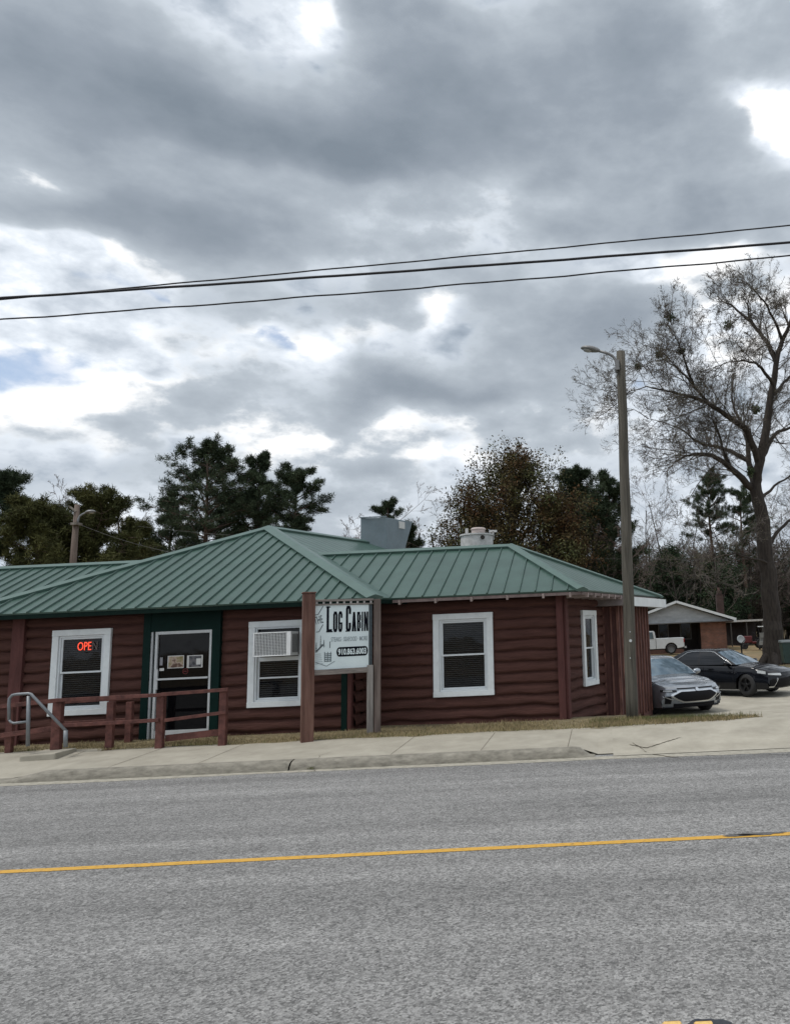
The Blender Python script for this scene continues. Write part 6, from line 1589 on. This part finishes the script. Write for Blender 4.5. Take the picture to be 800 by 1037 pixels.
# --- the great bare tree on the right, its main limbs as surveyed
BY = 40.0
def bigtree():
    r_ = random.Random(21); P3 = lambda pts: [at(x, y, BY + dy) for x, y, dy in pts]
    b0 = atz(784, 673, .05); base = Vector((at(784, 673, BY).x, BY, ground_z(BY)))
    t = root('bare_tree', 'huge spreading leafless tree with a thick dark trunk at the right edge', 'tree', tuple(base))
    limbs = [
        ([(784, 676, 0), (783, 650, 0), (782, 620, 0), (779, 590, 0), (775, 560, 0), (773, 530, 0), (768, 508, 0), (765, 492, 0), (768, 474, -.2), (773, 450, -.3), (777, 425, -.3), (780, 405, -.4), (784, 385, -.5), (787, 362, -.6), (792, 345, -.6), (799, 330, -.8), (805, 312, -1), (810, 300, -1)], .54, .05),
        ([(765, 494, 0), (760, 480, .5), (758, 462, .8), (757, 448, 1.2), (752, 432, 1.6), (744, 416, 2), (741, 400, 2.2), (743, 380, 2.6)], .20, .03),
        ([(786, 366, -.6), (779, 350, -.2), (770, 337, .2), (760, 325, .5), (750, 317, .8), (741, 309, 1), (734, 306, 1.2), (726, 300, 1.5)], .15, .02),
        ([(768, 468, -.2), (757, 436, -1), (745, 427, -1.4), (731, 417, -1.8), (717, 408, -2.2), (707, 404, -2.5), (698, 401, -2.7), (685, 398, -3), (673, 395, -3.2), (665, 385, -3.5)], .20, .02),
        ([(717, 408, -2.2), (703, 392, -2), (694, 380, -1.7), (684, 371, -1.5), (672, 364, -1.2), (664, 356, -1)], .09, .015),
        ([(703, 392, -2.1), (697, 376, -2.4), (692, 360, -2.7), (687, 346, -3), (678, 331, -3), (672, 318, -3)], .08, .015),
        ([(757, 466, .8), (741, 457, 1.6), (726, 452, 2.2), (712, 450, 2.8), (704, 446, 3.2), (692, 436, 3.6), (676, 429, 4), (657, 424, 4.4)], .14, .02),
        ([(761, 494, 0), (748, 481, -.8), (740, 474, -1.2), (730, 466, -1.6), (721, 461, -2), (710, 460, -2.4), (702, 460, -2.6), (692, 463, -3), (683, 468, -3.3), (674, 478, -3.6)], .20, .02),
        ([(740, 474, -1.2), (731, 452, -1.4), (727, 436, -1.5), (722, 425, -1.8), (712, 418, -2.2)], .09, .02),
        ([(769, 472, -.2), (778, 450, 1), (788, 437, 1.6), (800, 433, 2), (815, 428, 2.5), (835, 418, 3)], .16, .03),
        ([(781, 402, -.4), (791, 391, .5), (801, 380, 1), (815, 360, 1.5), (830, 340, 2)], .12, .02),
        ([(783, 390, -.5), (771, 372, -1.5), (764, 367, -2), (751, 365, -2.6), (739, 366, -3), (724, 371, -3.4)], .10, .015),
        ([(792, 345, -.6), (783, 322, -1.5), (774, 305, -2.2), (764, 294, -2.8), (757, 286, -3.2)], .09, .015),
        ([(760, 325, .5), (757, 308, .2), (759, 297, 0), (763, 288, -.2)], .06, .012),
        ([(777, 560, .3), (786, 540, 1), (798, 528, 1.5), (815, 520, 2), (835, 505, 2.5)], .13, .03),
        ([(771, 505, .3), (784, 492, 1.2), (800, 482, 2), (820, 470, 2.6)], .10, .02),
        ([(776, 570, -.4), (762, 566, -1.4), (745, 560, -2.2), (728, 563, -3), (712, 572, -3.4), (700, 584, -3.8)], .07, .012),
        ([(799, 330, -.8), (793, 315, 0), (790, 302, .5)], .07, .012),
        ([(673, 395, -3.2), (655, 391, -3.6), (638, 396, -4), (622, 393, -4.3)], .05, .010),
        ([(657, 424, 4.4), (643, 415, 4.2), (630, 412, 4.2)], .04, .010),
        ([(672, 364, -1.2), (660, 366, -1), (648, 372, -.8)], .04, .010),
    ]
    S_ = Segs(); tips = []
    PP = dict(depth=3, n=[5, 5, 4, 3], kids=[7, 5, 5, 0], wob=[.15, .17, .2, .22], up=[.03, .04, .05, .05], ang=[(30, 70), (30, 65), (25, 60), (20, 50)], len=[.55, .55, .5, .5], rad=[.5, .55, .6, .6], skip=[0, 0, 0, 0], rmin=.0068)
    for li, (pts, r0, r1) in enumerate(limbs):
        Q = P3(pts); n = len(Q) - 1
        for i in range(n):
            ra, rb_ = r0 + (r1 - r0) * (i / n) ** .8, r0 + (r1 - r0) * ((i + 1) / n) ** .8
            if li == 0: ra, rb_ = [(.62, .50), (.50, .46), (.46, .43), (.43, .40), (.40, .37), (.37, .34), (.34, .32), (.27, .25), (.25, .23), (.23, .21), (.21, .19), (.19, .17), (.17, .14), (.14, .12), (.12, .09), (.09, .06), (.06, .04)][i]
            A_, B_ = Q[i], Q[i + 1]; sub = 3; prev = A_
            for k in range(1, sub + 1):
                c_ = A_.lerp(B_, k / sub) + (rvec(r_) * .035 * (A_ - B_).length if k < sub else Vector())
                S_.add(prev, c_, ra + (rb_ - ra) * (k - 1) / sub, ra + (rb_ - ra) * k / sub); prev = c_
            st = 8 if li == 0 else 1
            if i >= st:
                d = (B_ - A_).normalized(); nk = 3
                for _ in range(nk + (i == n - 1)):
                    ang = radians(r_.uniform(25, 75)); ax = d.cross(rvec(r_)).normalized(); cd = (d * cos(ang) + ax * sin(ang) + Vector((0, 0, .15))).normalized()
                    grow(S_, tips, A_.lerp(B_, r_.random()), cd, r_.uniform(1.5, 3.1) * (.7 if B_.z > 16.5 else 1), max(.018, min(rb_, .07) * r_.uniform(.35, .6)), 0, PP, r_, .4)
    # root flare
    for k in range(6):
        a = 2 * pi * k / 6 + .4; S_.add(base + Vector((0, 0, .9)), base + Vector((cos(a) * .95, sin(a) * .95, -.1)), .28, .12)
    big, sm = Segs(), Segs()
    for a, b_, r0, r1 in zip(S_.a, S_.b, S_.r0, S_.r1): (big if r0 > .04 else sm).add(a, b_, r0, r1)
    seg_mesh('trunk', big, 9, bark, t); seg_mesh('twigs', sm, 3, twigm, t)
    rg = np.random.default_rng(4); tp = [p for p, d in tips if r_.random() < .35]
    leaves('buds', tp, 3, .12, .022, budm, t, rg)
    # mistletoe balls high in the limbs
    ms = mat('mistletoe', (.05, .075, .03), .85, var=.3, island=.4)
    for (x, y, dy, R_) in ((678, 321, -2.5, .22), (667, 359, -1, .16), (646, 371, -1, .12), (738, 329, .6, .22), (690, 355, -2, .16), (765, 414, 0, .22), (760, 478, -.5, .2)):
        c_ = at(x, y, BY + dy); pts = rg.normal(0, R_ * .45, (60, 3)) + np.array(tuple(c_)); leaves('mistletoe', pts, 6, .05, .06, ms, t, rg)
    return t, len(S_.a)
_t, _n = bigtree(); print('big tree segs', _n)

G1 = 'tall pines behind the roof'
pine(211, 447, 52, 118, 'tallest pine behind the roof, leftmost of the three, broad and dense', 3, crown=.42, dens=1.5, group=G1)
pine(262, 456, 54, 62, 'slim middle pine of the three behind the roof, its stem showing', 8, crown=.50, dens=1.0, group=G1)
pine(299, 471, 52, 80, 'lower right pine of the three behind the roof, reaching sideways', 14, crown=.45, dens=1.15, group=G1)
pine(176, 500, 56, 80, 'lower dark pine filling in left of the three tall pines', 19, crown=.3, dens=1.2, group=G1)
pine(240, 500, 58, 90, 'lower dark pine behind the three tall pines', 23, crown=.3, dens=1.3, group=G1)
pine(2, 474, 44, 84, 'dark flat topped pine at the left edge above the roof', 31, crown=.62, dens=1.1, group=G1)
pine(40, 506, 40, 105, 'olive green bushy tree behind the far street light, left part of the clump', 41, m=pine_o, crown=.1, dens=2.6)
pine(98, 502, 42, 125, 'olive green bushy tree right of the far street light above the left roof', 43, m=pine_o, crown=.1, dens=3.0)
pine(140, 530, 46, 70, 'small olive tree between the bushy tree and the tall pines', 47, m=pine_o, crown=.1, dens=1.6)
bare_tree(53, 476, 60, 'thin pale leafless tree top above the olive trees on the left', 51, m=twigp, group='thin leafless trees')
bare_tree(124, 497, 62, 'thin leafless tree between the olive trees and the pines', 52, m=twigp, group='thin leafless trees')
bare_tree(138, 508, 66, 'second thin leafless tree close left of the pines', 53, m=twigp, group='thin leafless trees')
bare_tree(352, 525, 70, 'pinkish leafless tree low above the roof right of the pines', 54, m=twigp, group='thin leafless trees')
bare_tree(372, 503, 68, 'pinkish leafless tree directly behind the duct box', 55, m=twigp, group='thin leafless trees')
bare_tree(412, 508, 70, 'leafless tree behind the pine right of the duct box', 56, m=twigp, group='thin leafless trees')
pine(394, 504, 62, 52, 'round topped pine behind the duct box', 61, crown=.45, dens=1.1)
pine(414, 528, 64, 44, 'low ragged pine right of the duct box', 62, crown=.4, dens=.9)
clump_tree(519, 456, 46, 132, 'tall rusty brown leaved oak right of the white roof fan', 71, rust_m, leaf=.10, dens=2.6, n_per=15, low=.05, spread=.36, bare=.2)
clump_tree(474, 496, 47, 84, 'lower rusty oak crown just above the white roof fan', 72, rust_m, leaf=.09, dens=1.2, n_per=11, low=.1, bare=.35, spread=.34)
clump_tree(556, 500, 45, 80, 'lower brown oak in front of the green pines', 73, rust_m, leaf=.10, dens=1.1, low=.05)
pine(587, 473, 50, 92, 'dark green round topped evergreen left of the street light pole', 74, crown=.2, dens=2.4)
pine(616, 477, 52, 66, 'dark green evergreen directly behind the street light pole', 75, crown=.2, dens=1.7)
bare_tree(448, 512, 60, 'grey leafless tree left of the rusty oak', 76, group='thin leafless trees')
bare_tree(620, 520, 48, 'brown leafless tree in front of the evergreens by the pole', 77, m=twigp, group='thin leafless trees')
G2 = 'woodland trees behind the brick house'
pine(716, 477, 86, 62, 'pine with a tufted top and bare stem, behind the big leafless tree', 81, crown=.62, dens=1.0, group=G2)
pine(748, 492, 84, 60, 'ragged pine just left of the big leafless trunk', 82, crown=.5, dens=.9, group=G2)
clump_tree(676, 556, 85, 50, 'dark evergreen low behind the brick house, nearest the pole', 83, dgreen, leaf=.13, dens=1.0, name='evergreen_tree', low=.05, group=G2)
clump_tree(728, 565, 84, 60, 'dark evergreen behind the chimney of the brick house', 85, dgreen, leaf=.14, dens=1.0, name='evergreen_tree', low=.0, group=G2)
bspec = [(648, 500, 84), (660, 515, 86), (682, 505, 88), (668, 470, 87), (700, 520, 84), (735, 510, 86), (752, 500, 88), (770, 520, 82), (792, 500, 84), (806, 515, 82), (640, 530, 85), (725, 535, 83), (690, 548, 82), (742, 545, 89), (812, 480, 84), (655, 560, 83), (780, 545, 81), (800, 560, 81)]
BP2 = dict(BP); BP2['kids'] = [10, 6, 5, 4, 0]
order = ['first', 'second', 'third', 'fourth', 'fifth', 'sixth', 'seventh', 'eighth', 'ninth']
for i, (x, y, Y_) in enumerate(bspec):
    where = 'left of the peak of the brick house' if x < 684 else ('between the house peak and the big leafless trunk' if x < 762 else 'behind or right of the big leafless trunk')
    same = sorted([b_ for b_ in bspec if (b_[0] < 684) == (x < 684) and (b_[0] < 762) == (x < 762)])
    k = same.index((x, y, Y_))
    bare_tree(x, y, Y_, r=.13, label='%s leafless woodland tree from the left, %s' % (order[k], where), m=twigp if i % 2 else twigm, P=BP2, seed=100 + i, group=G2)

# far woodland seen as one mass
def woodland(x0, x1, Y0, Y1, h0, h1, n, seed, label):
    r_ = random.Random(seed); rg = np.random.default_rng(seed); S_ = Segs(); cen = []; cg = []
    for _ in range(n):
        x, y = r_.uniform(x0, x1), r_.uniform(Y0, Y1); h = r_.uniform(h0, h1); p = Vector((x, y, 0)); d = Vector((r_.gauss(0, .08), 0, 1))
        q = p; kk = 6; rad = r_.uniform(.05, .14); evg = r_.random() < .07
        for i in range(kk):
            d = (d + rvec(r_) * .08).normalized(); q2 = q + d * h / kk; S_.add(q, q2, rad * (1 - i / kk) + .02, rad * (1 - (i + 1) / kk) + .02)
            for _ in range(10):
                dd_ = (d * .5 + rvec(r_)).normalized(); dd_.z = abs(dd_.z) * .8; l = r_.uniform(.6, 2.0); q3 = q2 + dd_ * l; S_.add(q2, q3, .03, .015)
                for _ in range(3): q4 = q3 + (dd_ + rvec(r_) * .7).normalized() * r_.uniform(.3, .9); S_.add(q3.lerp(q2, r_.random() * .6), q4, .018, .012)
                (cg if evg else cen).append(q3)
            q = q2
    o1 = seg_mesh('woodland_twigs', S_, 3, MATS['woodland_brown'], None); o2 = leaves('woodland_leaves', cg, 16, .45, .16, dgreen, None, rg)
    o3 = leaves('woodland_undergrowth', cen, 5, .5, .10, MATS['woodland_litter'], None, rg)
    for o_ in (o1, o2, o3): o_['kind'] = 'stuff'; o_['label'] = label; o_['category'] = 'wood'
mat('woodland_brown', (.085, .068, .059), .95, var=.3, scale=.3, col2=(.15, .125, .112), island=.35); mat('woodland_litter', (.070, .052, .038), .95, var=.4, scale=.3, col2=(.07, .065, .035), island=.4)
woodland(-2, 36, 90, 108, 7.0, 12.0, 420, 7, 'brown leafless woodland with dark evergreens far behind the brick house')
woodland(-72, -2, 84, 96, 5.5, 8.5, 260, 8, 'distant line of dull woodland far behind the restaurant')
